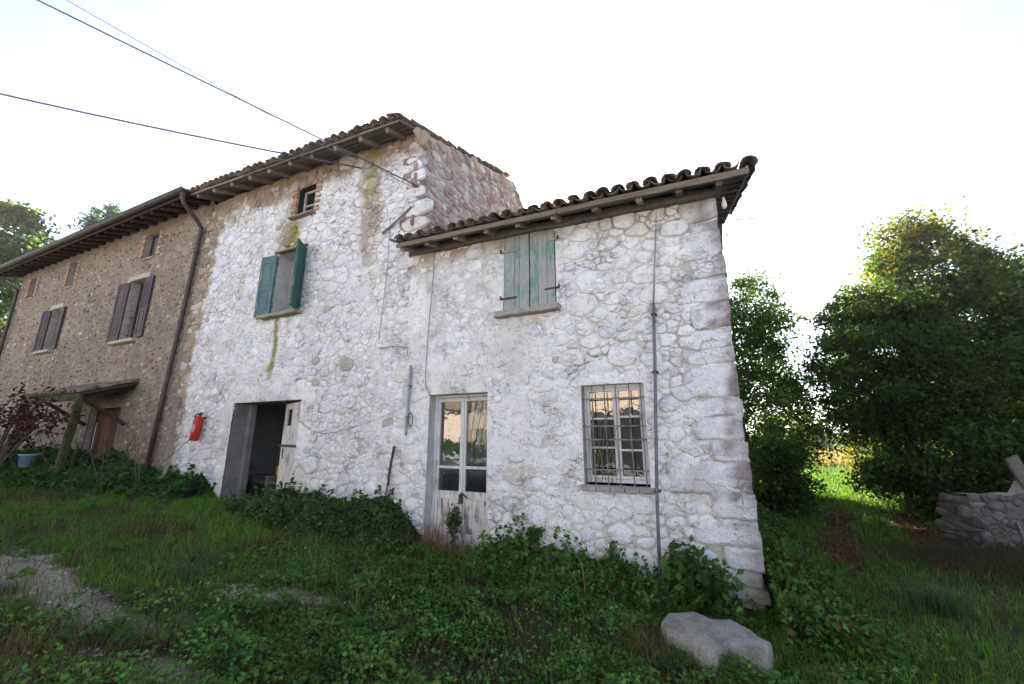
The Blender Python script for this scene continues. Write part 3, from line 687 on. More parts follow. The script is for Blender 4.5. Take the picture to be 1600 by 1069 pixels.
# closed shutters under the eave
def shutter_boards(name, xs, z0, z1, y0, y1, mats, parent, label):
    sh = MB().box(xs[0] + .01, xs[-1] - .01, y1 + .002, y1 + .022, z0 + .02, z1 - .02).build(name, M['old_wood'], parent); tag(sh, label)
    for i, (p, q) in enumerate(zip(xs[:-1], xs[1:])):
        zz = z0 + random.uniform(0, .012)
        MB().beam(((p + q) / 2, (y0 + y1) / 2 + random.uniform(-.004, .004), zz), ((p + q) / 2, (y0 + y1) / 2, z1), q - p - .006, y1 - y0, up=(0, 1, 0), seg=5, jit=.0015, ch=.06).build('board', mats[i % len(mats)], sh)
    return sh
s1 = shutter_boards('shutter', [-2.62, -2.44, -2.36, -2.20], 3.535, 4.755, -.022, .008, [M['green_worn'], M['green_peel'], M['green_worn']], low, 'left closed shutter, green paint worn to grey wood')
s2 = shutter_boards('shutter', [-2.185, -2.05, -1.91, -1.79], 3.535, 4.762, -.026, .006, [M['green_peel'], M['green_worn'], M['green_peel']], low, 'right closed shutter with brighter patches of green paint')
for sh, x0, x1, x2, zz in ((s1, -2.68, -2.40, -2.66, (4.50, 3.73)), (s2, -1.72, -1.95, -1.72, (4.55, 3.78))):
    for z in zz: MB().box(min(x0, x1), max(x0, x1), -.040, -.030, z - .014, z + .014).build('hinge', M['green_worn'] if z > 4.2 else M['iron'], sh); MB().tube([(x2, -.06, z - .02), (x2, -.06, z + .035)], .014, 6).build('pintle', M['iron'], sh)
MB().beam((-2.73, -.05, 3.47), (-1.72, -.05, 3.475), .20, .095, seg=8, jit=.006).build('window_sill', M['sill'], low)
MB().box(-2.64, -2.42, -.02, .03, 3.53, 3.68).build('patch_board', M['old_wood'], low)

# ================================================================== TALL HOUSE
TX0, TX1 = -11.0, -4.46
tall = thing('tall_house', (-7.7, 0, .2), 'tall whitewashed rubble house with open garage doorway and bare stone gable', 'house')
GAR = (-8.87, -6.86, .30, 2.36); GW = (-8.12, -7.30, 4.17, 5.58); ATT = (-7.72, -7.14, 6.36, 7.06)
holes = [GAR, GW, ATT]
def box_d(u, v, hole): return np.maximum(np.maximum(hole[0] - u, u - hole[1]), np.maximum(hole[2] - v, v - hole[3]))
def plasterT(u, v):
    n = fbm(u * .9, v * .9, 161, 3) - .5
    p = ss(.38, .22, box_d(u, v, GAR) + n * .25)
    p = np.maximum(p, .8 * ss(.45, .15, np.abs(u + 7.55) + n * .4) * ss(2.3, 2.6, v) * ss(4.1, 3.9, v))
    p = np.maximum(p, .8 * ss(.10, .02, np.abs(u - np.interp(v, [2.4, 3.7, 7.0], [-4.9, -5.35, -5.95])) + n * .06) * ss(2.5, 2.7, v))      # raised seam of mortar
    p = np.maximum(p, .55 * ss(.12, .35, fbm(u * .6 + 3, v * .6, 167, 3) - .32))
    return p
def paint_edge(v): return np.interp(v, [0, 2.5, 5, 7.4], [-10.78, -10.72, -10.58, -10.42])
def h_tall(u, v): return -crev(u, v, 137) * (1 - .8 * plasterT(u, v)) + -.011 + .036 * (fbm(u * 3, v * 3.6, 131, 5) - .48) + .027 * plasterT(u, v) + .016 * (fbm(u * 9, v * 11, 133, 4) - .5)
def tan_mask(u, v):
    n = fbm(u * 2.2, v * 2.2, 141); n2 = fbm(u * 6, v * 6, 143)
    t = ss(6.75, 7.15, v + (n - .5) * 1.1)                                                    # bare band under the eave
    t = np.maximum(t, ss(.12, -.12, u - paint_edge(v) + (n2 - .5) * .45))                      # unpainted strip beside the brown house
    t = np.maximum(t, .85 * ss(.55, .25, np.hypot((u + 7.75) / 1.0, (v - 5.95) / 1.1) + (n - .5) * .6))
    t = np.maximum(t, .75 * ss(.32, .14, np.abs(u + 5.55) + (n - .5) * .5) * ss(4.6, 5.2, v))   # bare streak right of the seam
    return t
def moss_mask(u, v):
    n = fbm(u * 3, v * 3, 151) - .5
    s = ss(.30, .1, np.abs(u + 7.80) + n * .5) * ss(5.55, 5.7, v) * ss(6.42, 6.2, v) * ss(.42, .6, fbm(u * 7, v * 4, 153))
    s = np.maximum(s, ss(.20, .05, np.abs(u + 8.05) + n * .35) * ss(6.3, 6.5, v) * .7 * ss(.42, .6, fbm(u * 7, v * 4, 153)))
    s = np.maximum(s, ss(.22, .08, np.abs(u + 5.60) + n * .3) * ss(5.9, 6.4, v) * .75 * ss(.4, .6, fbm(u * 7, v * 4, 157)))
    s = np.maximum(s, ss(.10, .03, np.abs(u + 7.86 + .03 * np.sin(v * 5)) + n * .08) * ss(2.4, 3.2, v) * ss(4.2, 4.1, v))
    return s
def c_tall(u, v):
    n = fbm(u * 1.7, v * 1.7, 121); n2 = fbm(u * 6, v * 6, 123)
    c = np.tile(np.array((.82, .81, .80)), np.shape(u) + (1,)); pl = plasterT(u, v)
    c = mixc(c, (.61, .58, .53), .55 * ss(.46, .64, n2) * (1 - .8 * pl)); c = mixc(c, (.58, .54, .48), .5 * ss(.52, .70, n) * (1 - .5 * pl))
    c = mixc(c, (.50, .49, .49), .45 * ss(.50, .66, fbm(u * .9, v * .9, 127))); c = mixc(c, (.52, .50, .34), .5 * ss(1.2, .5, v + (n2 - .5) * .8))
    c = mixc(c, (.335, .245, .165), .92 * tan_mask(u, v)); c = mixc(c, (.27, .27, .03), 1.0 * moss_mask(u, v))
    return c
wall_sheet('wall', FRONT, TX0, TX1, -.3, 7.55, holes, .024, h_tall, c_tall, M['white_wall'], tall)
g = np.random.default_rng(12); items = []
cz = lambda u, v: np.clip(1.2 - plasterT(u, v), .1, 1)
S = make_sites(TX0 + .05, TX1 - .05, .1, 7.30, [(.18, 160, cz), (.12, 900, cz), (.085, 2400, cz), (.06, 7000, None), (.045, 6000, None)], holes, 1.3, 22)
CL = cells(S, 1.3, holes); HMs = h_tall(np.array([q[0][0] for q in CL]), np.array([q[0][1] for q in CL]))
for (ctr, Q, rad), hm in zip(CL, HMs):
    if in_hole(ctr[0], ctr[1], holes, .02): continue
    h = (.005 + .065 * rad) * g.uniform(.55, 1.35)
    if h < hm - .004: continue
    V, F = stone_geo(ctr, Q, h, g); V[:, 2] += .35 * hm; t = g.random(); b = g.uniform(.94, 1.04)
    c = np.array((.835, .83, .83)) * b
    if t < .20: c = np.array((.74, .735, .775)) * b
    elif t < .34: c = np.array((.74, .71, .65)) * b
    elif t < .348: c = np.array((.52, .48, .44))
    bare = np.array((.335, .255, .185)) * g.uniform(.75, 1.3) if g.random() < .8 else np.array((.56, .52, .45))
    items.append((V, F, c, rad, bare))
AV = np.vstack([q[0] for q in items]); vt = np.clip(tan_mask(AV[:, 0], AV[:, 1]) * 1.05, 0, .95); mo = .85 * moss_mask(AV[:, 0], AV[:, 1]); pos_ = 0
for q_, it_ in enumerate(items):
    n_ = len(it_[0]); items[q_] = (it_[0], it_[1], mixc(mixc(np.tile(it_[2], (n_, 1)), it_[4], vt[pos_:pos_ + n_]), (.27, .27, .04), mo[pos_:pos_ + n_]), it_[3]); pos_ += n_
lay_stones(tall, FRONT, items, M['white_stone'], 220)
# bare stone gable
TS = .365; zt0 = lambda x, y: 7.49 - .040 * (x + 10.6) + TS * (y + .5)
gtop = lambda u: np.where(u < 4.4, 7.44 + .368 * u, 9.06 - .62 * (u - 4.4)) + .03 * (fbm(np.asarray(u) * 4, np.asarray(u) * 0, 181, 3) - .5)
gf = ((TX1, 0, 0), (0, 1, 0), (1, 0, 0))
def c_gab(u, v): n = fbm(u * 4, v * 4, 185); c = mixc(np.tile((.44, .40, .37), np.shape(u) + (1,)), (.56, .53, .50), ss(.4, .65, n)); return mixc(c, (.48, .41, .35), ss(.28, .05, gtop(u) - v))
wall_sheet('gable_wall', gf, -.005, 8.0, 3.9, 9.0, [], .04, lambda u, v: -.005 + .03 * (fbm(u * 3, v * 3, 183) - .45), c_gab, M['brown_wall'], tall, top=gtop)
S = make_sites(.06, 5.6, 4.7, 9.0, [(.15, 120, None), (.11, 900, None), (.08, 2500, None), (.055, 3500, None)], [], 1.5, 23, top=lambda u: gtop(u) - .12)
gi = []; pal_ = [(.33, .25, .24), (.39, .305, .29), (.45, .42, .415), (.39, .36, .355), (.50, .475, .455), (.34, .235, .22), (.45, .385, .33), (.55, .54, .53)]
for (ctr, Q, rad) in cells(S, 1.5, []):
    V, F = stone_geo(ctr, Q, (.010 + .09 * rad) * g.uniform(.6, 1.4), g); gi.append((V, F, np.array(pal_[g.integers(len(pal_))]) * np.array((1.04, .95, .91)) * g.uniform(.8, 1.2), rad))
lay_stones(tall, gf, gi, M['stone_col'], 80)
for i in range(15):                                       # white-washed corner stones of the gable
    a = 4.85 + i * .158; V, F = quoin(TX1 - .022 + g.uniform(-.010, .006), a, a + .155, g.uniform(.16, .34), 1, g, proud=g.uniform(.0, .010), dep=g.uniform(.2, .45))
    c = np.tile(np.array((.52, .49, .48)) if g.random() < .7 else np.array((.30, .22, .21)), (len(V), 1)) * g.uniform(.8, 1.1)
    link(bpy.data.objects.new('cornerstone', npmesh('cornerstone', V, F, M['white_stone'], c, True)), tall)
m = MB(); m.box(TX1 - .35, TX1 - .045, .3, 7.9, -.3, 7.4); m.box(TX0 + .35, TX1 - .35, 7.6, 7.9, -.3, 7.6); m.box(TX0, TX0 + .35, .3, 7.9, -.3, 7.5)
ug = [(0.02, 7.35), (4.4, 8.98), (7.9, 6.8)]; V = [(x, y, z) for x in (TX1 - .35, TX1 - .045) for (y, z) in ug] + [(x, y, 6.5) for x in (TX1 - .35, TX1 - .045) for y in (.02, 7.9)]
m.add(V, [(0, 1, 4, 3), (1, 2, 5, 4), (6, 7, 2, 1, 0), (8, 3, 4, 5, 9), (6, 0, 3, 8)]); m.build('side_walls', M['reveal'], tall)
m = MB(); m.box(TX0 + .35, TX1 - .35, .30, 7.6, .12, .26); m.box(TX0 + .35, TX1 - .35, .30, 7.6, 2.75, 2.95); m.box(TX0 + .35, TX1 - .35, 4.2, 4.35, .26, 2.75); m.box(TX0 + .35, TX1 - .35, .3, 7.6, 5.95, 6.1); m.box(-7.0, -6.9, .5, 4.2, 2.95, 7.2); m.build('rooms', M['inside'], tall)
M['dark_reveal'] = m_plain('dark grey plaster reveal', (.13, .125, .12), (.24, .23, .22), 5, .95, .0, .6, .012)  # a darker grey than the other plaster reveals
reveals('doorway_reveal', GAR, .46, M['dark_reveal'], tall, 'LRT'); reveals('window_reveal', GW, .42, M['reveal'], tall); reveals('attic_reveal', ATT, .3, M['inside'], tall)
# roof
rt = slab(tall, 'roof', TX0 + .02, TX1 - .02, [(-.52, 7.49 - .007), (4.25, 7.49 + TS * 4.75), (8.4, 7.4)], .04, M['roof_under'], lambda x: -.040 * (x + 10.6))
zt = lambda x, y: zt0(x, y) + .035
coppi(rt, TX0 + .08, TX1 - .06, -.60, zt, 4.1, .20, 2, 1.7, 6, 280)
for x in np.arange(-10.75, -4.5, .66):
    MB().beam((x, -.50, zt0(x, -.5) - .055), (x, .3, zt0(x, .3) - .055), .09, .10, jit=.008).build('rafter', M['old_wood'], rt)
for (a, b) in ((-11.0, -8.9), (-8.88, -6.6), (-6.58, -4.5)):
    MB().beam((a, -.535, zt0(a, -.53) + .008), (b, -.535, zt0(b, -.53) + .008), .025, .05, seg=6, jit=.004).build('fascia_board', M['old_wood'], rt)
    for yy in (-.42, -.26, -.10, .06): MB().beam((a, yy, zt0(a, yy) - .010), (b, yy, zt0(b, yy) - .010 - random.uniform(0, .006)), .14, .014, seg=5, jit=.003, up=(0, -TS, 1)).build('board', M['roof_under'], rt)
for (x, dz, ry, rz) in ((-4.72, .16, .5, .4), (-5.45, .13, -.4, .7), (-4.95, .12, .2, -.5), (-4.56, .12, .6, .2)):     # tiles slipped out of line at the high end
    o = bpy.data.objects.new('tile', TILES[3]); C.objects.link(o); o.parent = rt
    o.matrix_local = Matrix.Translation((x, -.52, zt0(x, -.5) + dz)) @ Matrix.Rotation(.35 + ry * .3, 4, 'X') @ Matrix.Rotation(rz, 4, 'Z') @ Matrix.Rotation(ry, 4, 'Y')
# attic window with brick jambs
def attic():
    a, b, c, d = ATT; y0 = .14
    wn = frame_rect(MB(), a + .003, b - .003, c + .02, d - .003, y0, y0 + .05, .045).build('attic_window', M['reveal'], tall)
    MB().box(a + .33, a + .385, y0 + .004, y0 + .046, c + .065, d - .048).build('mullion', M['reveal'], wn); MB().box(a + .048, a + .33, y0 + .008, y0 + .042, 6.68, 6.715).build('glazing_bar', M['reveal'], wn)
    for (x0, x1, z0, z1) in ((a + .048, a + .33, c + .065, 6.68), (a + .048, a + .33, 6.715, d - .048), (a + .385, b - .048, c + .065, d - .048)): MB().box(x0, x1, y0 + .02, y0 + .024, z0, z1).build('pane', M['dirty_glass'], wn)
    MB().beam((a - .12, -.04, c - .03), (b + .03, -.04, c - .025), .14, .045, seg=4).build('window_sill', M['old_wood'], tall)
    for i in range(11):
        z = c + .02 + i * .064
        MB().beam((a - .005 - random.uniform(.10, .20), .0, z + .025), (a - .002, .0, z + .025), .09, .05, jit=.004, seg=1).build('brick', M['brick'], tall)
        if i % 2 or random.random() < .6: MB().beam((b + .002, .0, z + .025), (b + random.uniform(.08, .16), .0, z + .025), .08, .05, jit=.004, seg=1).build('brick', M['brick'], tall)
attic()
k_ = 0
for zz in np.arange(3.28, 4.03, .066):                    # narrow course of whitewashed bricks below the green window
    dx = .04 * (4.05 - zz); MB().beam((-7.63 - dx, .0, zz), (-7.50 - dx - random.uniform(0, .03), .0, zz), .07, .052, jit=.003, seg=1).build('brick', M['white_brick'], tall)
# green shutters
def panel_shutter(name, hinge, ang, wd, z0, z1, mat, label, flip=1, plain=False):
    """shutter leaf built along +x from its hinge, turned by ang about the hinge"""
    sh = bpy.data.objects.new(name, None)
    parts = []; th = .038
    m = MB(); sw = .075
    m.box(0, sw, 0, th, 0, z1 - z0); m.box(wd - sw, wd, 0, th, 0, z1 - z0)
    zs = [0, (z1 - z0) * .44, z1 - z0]
    for za, zb in ((0, .10), ((z1 - z0) * .44 - .04, (z1 - z0) * .44 + .04), (z1 - z0 - .16, z1 - z0)): m.box(sw, wd - sw, .002, th - .002, za, zb)
    rot = Matrix.Translation(hinge) @ Matrix.Rotation(ang, 4, 'Z')
    def put(mb, nm, mt, par):
        mb.v = [tuple(rot @ Vector(p)) for p in mb.v]; return mb.build(nm, mt, par)
    return put, m, sw, th
def leaf(hinge, ang, wd, z0, z1, mat, label, framemat=None, parent=tall):
    put, m, sw, th = panel_shutter('shutter', hinge, ang, wd, z0, z1, mat, label)
    sh = put(m, 'shutter', framemat or mat, parent); tag(sh, label); hh = z1 - z0
    for za, zb in ((.10, hh * .44 - .04), (hh * .44 + .04, hh - .16)): put(MB().box(sw, wd - sw, .012, th - .012, za, zb), 'panel', mat, sh); put(MB().box(sw + .05, wd - sw - .05, .004, th - .004, za + .05, zb - .05), 'raised_field', mat, sh)
    for z in (.2, hh - .2): put(MB().box(-.03, .16, -.006, -.001, z - .014, z + .014), 'hinge', M['iron'], sh)
    return sh
leaf((-8.10, -.025, 4.155), math.pi + .10, .43, 4.155, 5.53, M['blue_green_paint'], 'blue green panelled shutter folded back against the wall')
sw = leaf((-7.27, -.02, 4.15), -1.02, .43, 4.15, 5.54, M['green_paint'], 'dark green shutter standing out from the wall, pale worn edges')
MB().beam((-8.32, -.07, 4.12), (-7.14, -.07, 4.12), .20, .075, seg=7, jit=.007).build('window_sill', M['moss_sill'], tall)
MB().box(GW[0] + .01, GW[1] - .01, .30, .33, GW[2], GW[3]).build('inner_board', M['sill'], tall)
MB().beam((-8.2, .0, 5.60), (-7.2, .0, 5.60), .12, .05, seg=3).build('lintel', M['old_wood'], tall)
# garage door leaf standing ajar
def garage_leaf():
    rot = Matrix.Translation((GAR[1] - .01, .05, GAR[2])) @ Matrix.Rotation(math.pi - R(21), 4, 'Z'); hh = GAR[3] - GAR[2] - .03; wd = .96
    def put(mb, nm, mt, par): mb.v = [tuple(rot @ Vector(p)) for p in mb.v]; return mb.build(nm, mt, par)
    dl = put(MB().box(0, .13, -.02, .03, 0, hh).box(wd - .13, wd, -.02, .03, 0, hh).box(.13, wd - .13, -.018, .028, 0, .14).box(.13, wd - .13, -.018, .028, hh * .55, hh * .55 + .1).box(.13, wd - .13, -.018, .028, hh - .12, hh), 'garage_door', M['white_door'], tall)
    tag(dl, 'white plank garage door leaf standing ajar')
    for i in range(5): x = .13 + (wd - .26) * i / 5; put(MB().box(x + .002, x + (wd - .26) / 5 - .002, -.006, .016, .14, hh - .12 - (.32 if i > 2 else 0)), 'plank', M['white_door'], dl)
    put(MB().box(.13 + (wd - .26) * .6, wd - .13, -.004, .0, hh - .44, hh - .12), 'pane', M['dirty_glass'], dl)
    m = MB(); m.box(-.0, wd + .12, .032, .05, 1.18, 1.225); put(m, 'bolt', M['iron'], dl)
    put(MB().tube([(wd - .2, .05, 1.15), (wd - .26, .07, 1.05), (wd - .22, .05, .97)], .012, 6), 'handle', M['iron'], dl)
garage_leaf()
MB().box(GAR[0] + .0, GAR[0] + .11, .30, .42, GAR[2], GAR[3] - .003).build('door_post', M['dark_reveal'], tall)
MB().box(GAR[0] - .3, GAR[1] + .2, -.02, .5, .05, .262).build('threshold', M['sill'], tall)

# ================================================================== BROWN HOUSE
BX0, BX1 = -22.7, -11.0
brown = thing('brown_house', (-16.8, 0, .8), 'long earth coloured pebble rendered house with dark gutter at the far left', 'house')
A1 = (-14.05, -13.34, 6.60, 7.36); A2 = (-18.72, -18.16, 6.50, 7.34); A3 = (-21.75, -21.18, 6.54, 7.30); B1 = (-14.35, -13.55, 4.22, 5.96); B2 = (-19.2, -18.6, 4.37, 5.77); BD = (-15.05, -13.45, .55, 2.42)
holes = [A1, A2, A3, B1, B2, BD]
def h_br(u, v): return .028 * (fbm(u * 1.6, v * 1.6, 231) - .5) + .012 * (fbm(u * 9, v * 9, 233, 3) - .5)
def c_br(u, v):
    n = fbm(u * .9, v * .9, 221); n2 = fbm(u * 5, v * 5, 223); c = mixc(np.tile((.285, .225, .175), np.shape(u) + (1,)), (.235, .195, .155), ss(.35, .65, n))
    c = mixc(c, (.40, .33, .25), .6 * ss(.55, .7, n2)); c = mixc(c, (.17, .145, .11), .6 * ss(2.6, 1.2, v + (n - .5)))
    return c
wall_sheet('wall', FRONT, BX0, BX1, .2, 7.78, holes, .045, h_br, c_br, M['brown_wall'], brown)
g = np.random.default_rng(13); items = []; pal = [(.50, .43, .34), (.42, .37, .32), (.20, .14, .115), (.28, .17, .13), (.235, .20, .18), (.37, .29, .21), (.31, .26, .21)]
P = np.zeros((0, 3))
for (r, n) in ((.075, 120), (.055, 500), (.038, 2400), (.026, 3600)):
    for a, b in zip(g.uniform(BX0 + .1, BX1 - .05, n), g.uniform(.7, 7.45, n)):
        if in_hole(np.array(a), np.array(b), holes, .16): continue
        if len(P) and np.min(np.hypot(P[:, 0] - a, P[:, 1] - b) - P[:, 2]) < r * 1.25: continue
        P = np.vstack([P, (a, b, r)])
HB = h_br(P[:, 0], P[:, 1])
for (a, b, r), hb in zip(P, HB):
    ctr, Q = ellipse_stone(a, b, r * g.uniform(.6, 1.1), g); V, F = stone_geo(ctr, Q, .012 + r * .22 * g.uniform(.5, 1.2), g); V[:, 2] += hb * .9
    items.append((V, F, np.array(pal[g.integers(len(pal))]) * g.uniform(.8, 1.2), r * (18 + a + 12)))
lay_stones(brown, FRONT, items, M['stone_col'], 260)
m = MB(); m.box(BX0, BX0 + .35, .05, 8, .2, 7.7); m.box(BX0 + .35, BX1, 7.65, 8, .2, 7.6); m.build('side_walls', M['brown_wall'], brown)
m = MB(); m.box(BX0 + .35, BX1 - .01, .4, 7.65, .3, .55); m.box(BX0 + .35, BX1 - .01, 1.6, 1.7, .55, 7.6); m.box(BX0 + .35, BX1 - .01, .4, 1.6, 6.1, 6.2); m.box(BX0 + .35, BX1 - .01, .4, 1.6, 3.2, 3.3); m.build('rooms', M['inside'], brown)
for i, hl in enumerate((A1, A2, A3, B1, B2, BD)): reveals('reveal', hl, .34, M['sill'], brown)
zb0 = lambda x, y: 7.50 + SLOPE * (y + .60)
rb = slab(brown, 'roof', BX0 - .5, BX1 + .02, [(-.60, 7.50), (4.0, 7.50 + SLOPE * 4.6), (8.5, 7.4)], .06, M['dark_wood'])
coppi(rb, BX0 - .45, BX1 - .1, -.62, lambda x, y: zb0(x, y) + .055, 3.9, .2, 1, .8, 9, 120)
for x in np.arange(-23.0, -11.1, .49): MB().beam((x, -.56, zb0(x, -.56) - .065), (x, .3, zb0(x, .3) - .065), .11, .12, jit=.006, ch=.3).build('rafter', M['dark_wood'], rb)
def gutter(x0, x1, y, z, r=.085):
    V = []; F = []; n = 9
    for x in (x0, x1):
        for q in (r, r - .006):
            for k in range(n): t = math.pi * k / (n - 1); V.append((x, y - q * math.cos(t), z - q * math.sin(t)))
    for k in range(n - 1): F += [(k, k + 1, 2 * n + k + 1, 2 * n + k), (n + k + 1, n + k, 3 * n + k, 3 * n + k + 1), (k + 1, k, n + k, n + k + 1), (2 * n + k, 2 * n + k + 1, 3 * n + k + 1, 3 * n + k)]
    F += [(0, 2 * n, 3 * n, n), (n - 1, 2 * n - 1, 4 * n - 1, 3 * n - 1)]
    m = MB().add(V, F); m.tube([(x0, y - r, z + .004), (x1, y - r, z + .004)], .012, 6); m.add([(x1, y - r * math.cos(math.pi * k / 8), z - r * math.sin(math.pi * k / 8)) for k in range(9)], [tuple(range(9))]); return m
gt = gutter(BX0 - .5, -10.92, -.70, 7.56).build('gutter', M['dark_gutter'], rb)
MB().beam((BX0 - .5, -.605, 7.50), (-11.0, -.605, 7.50), .025, .13, seg=6, jit=.001).build('fascia_board', M['dark_wood'], rb)
def downpipe(P, parent, r=.05):
    dp = MB().tube(P, r, 12).build('downpipe', M['brown_metal'], parent, True)
    for z in (6.2, 4.4, 2.6):
        f = [(a, b) for a, b in zip(P[:-1], P[1:]) if a[2] >= z > b[2]]
        if f: a, b = f[0]; t = (a[2] - z) / (a[2] - b[2]); q = Vector(a).lerp(Vector(b), t); MB().tube([q + Vector((0, 0, .02)), q - Vector((0, 0, .02))], r + .008, 12).build('bracket', M['brown_metal'], dp); MB().box(q.x - .012, q.x + .012, q.y, .02, q.z - .01, q.z + .01).build('bracket_arm', M['iron'], dp)
    return dp
downpipe([(-10.98, -.70, 7.50), (-10.99, -.70, 7.34), (-11.02, -.62, 7.22), (-11.12, -.24, 6.98), (-11.17, -.10, 6.86), (-11.19, -.085, 6.70), (-11.32, -.085, 4.5), (-11.48, -.085, 2.4), (-11.58, -.085, .75)], brown)
downpipe([(-22.72, -.70, 7.50), (-22.72, -.70, 7.35), (-22.60, -.3, 7.12), (-22.56, -.10, 6.95), (-22.56, -.085, 6.8), (-22.56, -.085, 1.2)], brown)
# little attic openings with boards, brick jambs
for hl, mt in ((A1, 'zinc'), (A2, 'zinc'), (A3, 'inside')):
    a, b, c, d = hl; wn = MB().box(a, b, .16, .185, c, d).build('attic_hatch', M[mt], brown)
    frame_rect(MB(), a + .002, b - .002, c + .002, d - .002, .12, .155, .03).build('frame', M['dark_wood'], wn)
    nb = int((d - c) / .075)
    for i in range(nb):
        z = c + .035 + i * .075
        for (x, s) in ((a, -1), (b, 1)):
            L = .20 if (i + (s > 0)) % 2 else .11; MB().beam((x + s * .004, .004, z), (x + s * L, .004, z), .09, .058, jit=.003, seg=1).build('brick', M['brick'], brown)
    for i in range(int((b - a) / .16)): MB().beam((a + i * .16, .004, c - .045), (a + i * .16 + .15, .004, c - .045), .09, .058, jit=.003, seg=1).build('brick', M['brick'], brown)
leaf((B1[0], -.02, 4.24), math.pi + .12, .46, 4.24, 5.92, M['brown_shutter'], 'dark brown panelled shutter, left leaf', None, brown)
leaf((B1[1], -.045, 4.24), -.05, .44, 4.24, 5.94, M['brown_shutter'], 'dark brown panelled shutter, right leaf', None, brown)
leaf((B2[0], -.02, 4.38), math.pi + .16, .40, 4.38, 5.74, M['brown_shutter'], 'far dark brown shutter, left leaf', None, brown)
leaf((B2[1], -.045, 4.38), -.05, .40, 4.38, 5.76, M['brown_shutter'], 'far dark brown shutter, right leaf', None, brown)
M['jamb'] = m_plain('pale stone surround', (.36, .32, .26), (.48, .44, .37), 8, .9, .0, .4)
for (a, b, c, d) in (B1, B2):
    wn = frame_rect(MB(), a + .002, b - .002, c + .002, d - .002, .20, .25, .06).build('window', M['dark_wood'], brown)
    MB().box((a + b) / 2 - .03, (a + b) / 2 + .03, .204, .246, c + .062, d - .062).build('mullion', M['dark_wood'], wn)
    for (x0, x1) in ((a + .062, (a + b) / 2 - .03), ((a + b) / 2 + .03, b - .062)): MB().box(x0, x1, .22, .224, c + .062, d - .062).build('pane', M['glass'], wn)
    sur = MB().box(a - .15, a - .004, -.035, .10, c, d); sur.box(b + .004, b + .15, -.035, .10, c, d); sur.box(a - .16, b + .16, -.04, .10, d + .003, d + .14); sur.build('stone_surround', M['jamb'], brown)
    MB().beam((a - .22, -.06, c - .05), (b + .22, -.06, c - .05), .18, .09, seg=4).build('window_sill', M['jamb'], brown)
    for x in np.linspace(a + .12, b - .12, 4): MB().tube([(x, .1, c + .02), (x, .1, c + .75)], .008, 5).build('bar', M['iron'], wn)
    for z in (.2, .45, .7): MB().tube([(a + .02, .1, c + z), (b - .02, .1, c + z)], .008, 5).build('bar', M['iron'], wn)
# plank door and canopy
M['brown_door'] = m_wood('brown plank door', (.10, .048, .025), (.19, .095, .05), (18, 18, 2))
bd = frame_rect(MB(), BD[0] + .002, BD[1] - .002, BD[2], BD[3] - .002, .14, .20, .07).build('plank_door', M['dark_wood'], brown)
for i in range(8): x = BD[0] + .075 + i * .181; MB().box(x + .002, x + .178, .15, .185, BD[2] + .075, BD[3] - .075).build('plank', M['brown_door'], bd)
MB().box(BD[0] + .30, BD[0] + .335, .06, .10, .9, 2.05).build('door_bar', M['steel'], bd)
def canopy():
    x0, x1, yo, zw, zo = -15.9, -12.85, -1.05, 2.98, 2.60
    cp = MB().add([(x0, .0, zw), (x1, .0, zw), (x1, yo, zo), (x0, yo, zo), (x0, .0, zw + .05), (x1, .0, zw + .05), (x1, yo, zo + .05), (x0, yo, zo + .05)], [(0, 1, 2, 3), (7, 6, 5, 4), (0, 4, 5, 1), (1, 5, 6, 2), (2, 6, 7, 3), (3, 7, 4, 0)]).build('door_canopy', M['moss_wood'], brown)
    tag(cp, 'mossy timber canopy over the plank door')
    for i in range(15):
        x = x0 + .1 + i * .205; o = bpy.data.objects.new('tile', TILES[i % 5]); C.objects.link(o); o.parent = cp; o.matrix_local = Matrix.Translation((x, yo - .06, zo + .06)) @ Matrix.Rotation(math.atan2(zw - zo, -yo), 4, 'X')
        o = bpy.data.objects.new('tile', TILES[(i + 2) % 5]); C.objects.link(o); o.parent = cp; o.matrix_local = Matrix.Translation((x, yo + .34, zo + .2)) @ Matrix.Rotation(math.atan2(zw - zo, -yo), 4, 'X')
        o = bpy.data.objects.new('tile', TILES[(i + 1) % 5]); C.objects.link(o); o.parent = cp; o.matrix_local = Matrix.Translation((x, yo + .68, zo + .33)) @ Matrix.Rotation(math.atan2(zw - zo, -yo), 4, 'X')
    MB().beam((x0 - .02, yo + .03, zo - .05), (x1 + .02, yo + .03, zo - .05), .07, .11, seg=6, jit=.008).build('front_beam', M['moss_wood'], cp)
    for x in (x0 + .9, x1 - .15):
        MB().beam((x, -.05, 1.85), (x, -.05, zw - .02), .10, .10, jit=.006).build('wall_post', M['dark_wood'], cp); MB().beam((x, -.06, 1.98), (x, yo + .1, zo - .04), .07, .08, jit=.006).build('brace', M['dark_wood'], cp)
        MB().beam((x, .0, zw - .07), (x, yo, zo - .07), .07, .09, jit=.006).build('rafter', M['dark_wood'], cp)
    for (x, lean) in ((x1 - .02, -.18), (x0 + .05, .05)): MB().beam((x + lean, yo + .02, float(H(x, yo)) - .1), (x, yo + .03, zo - .09), .13, .13, jit=.012, seg=5).build('post', M['moss_wood'], cp)
canopy()

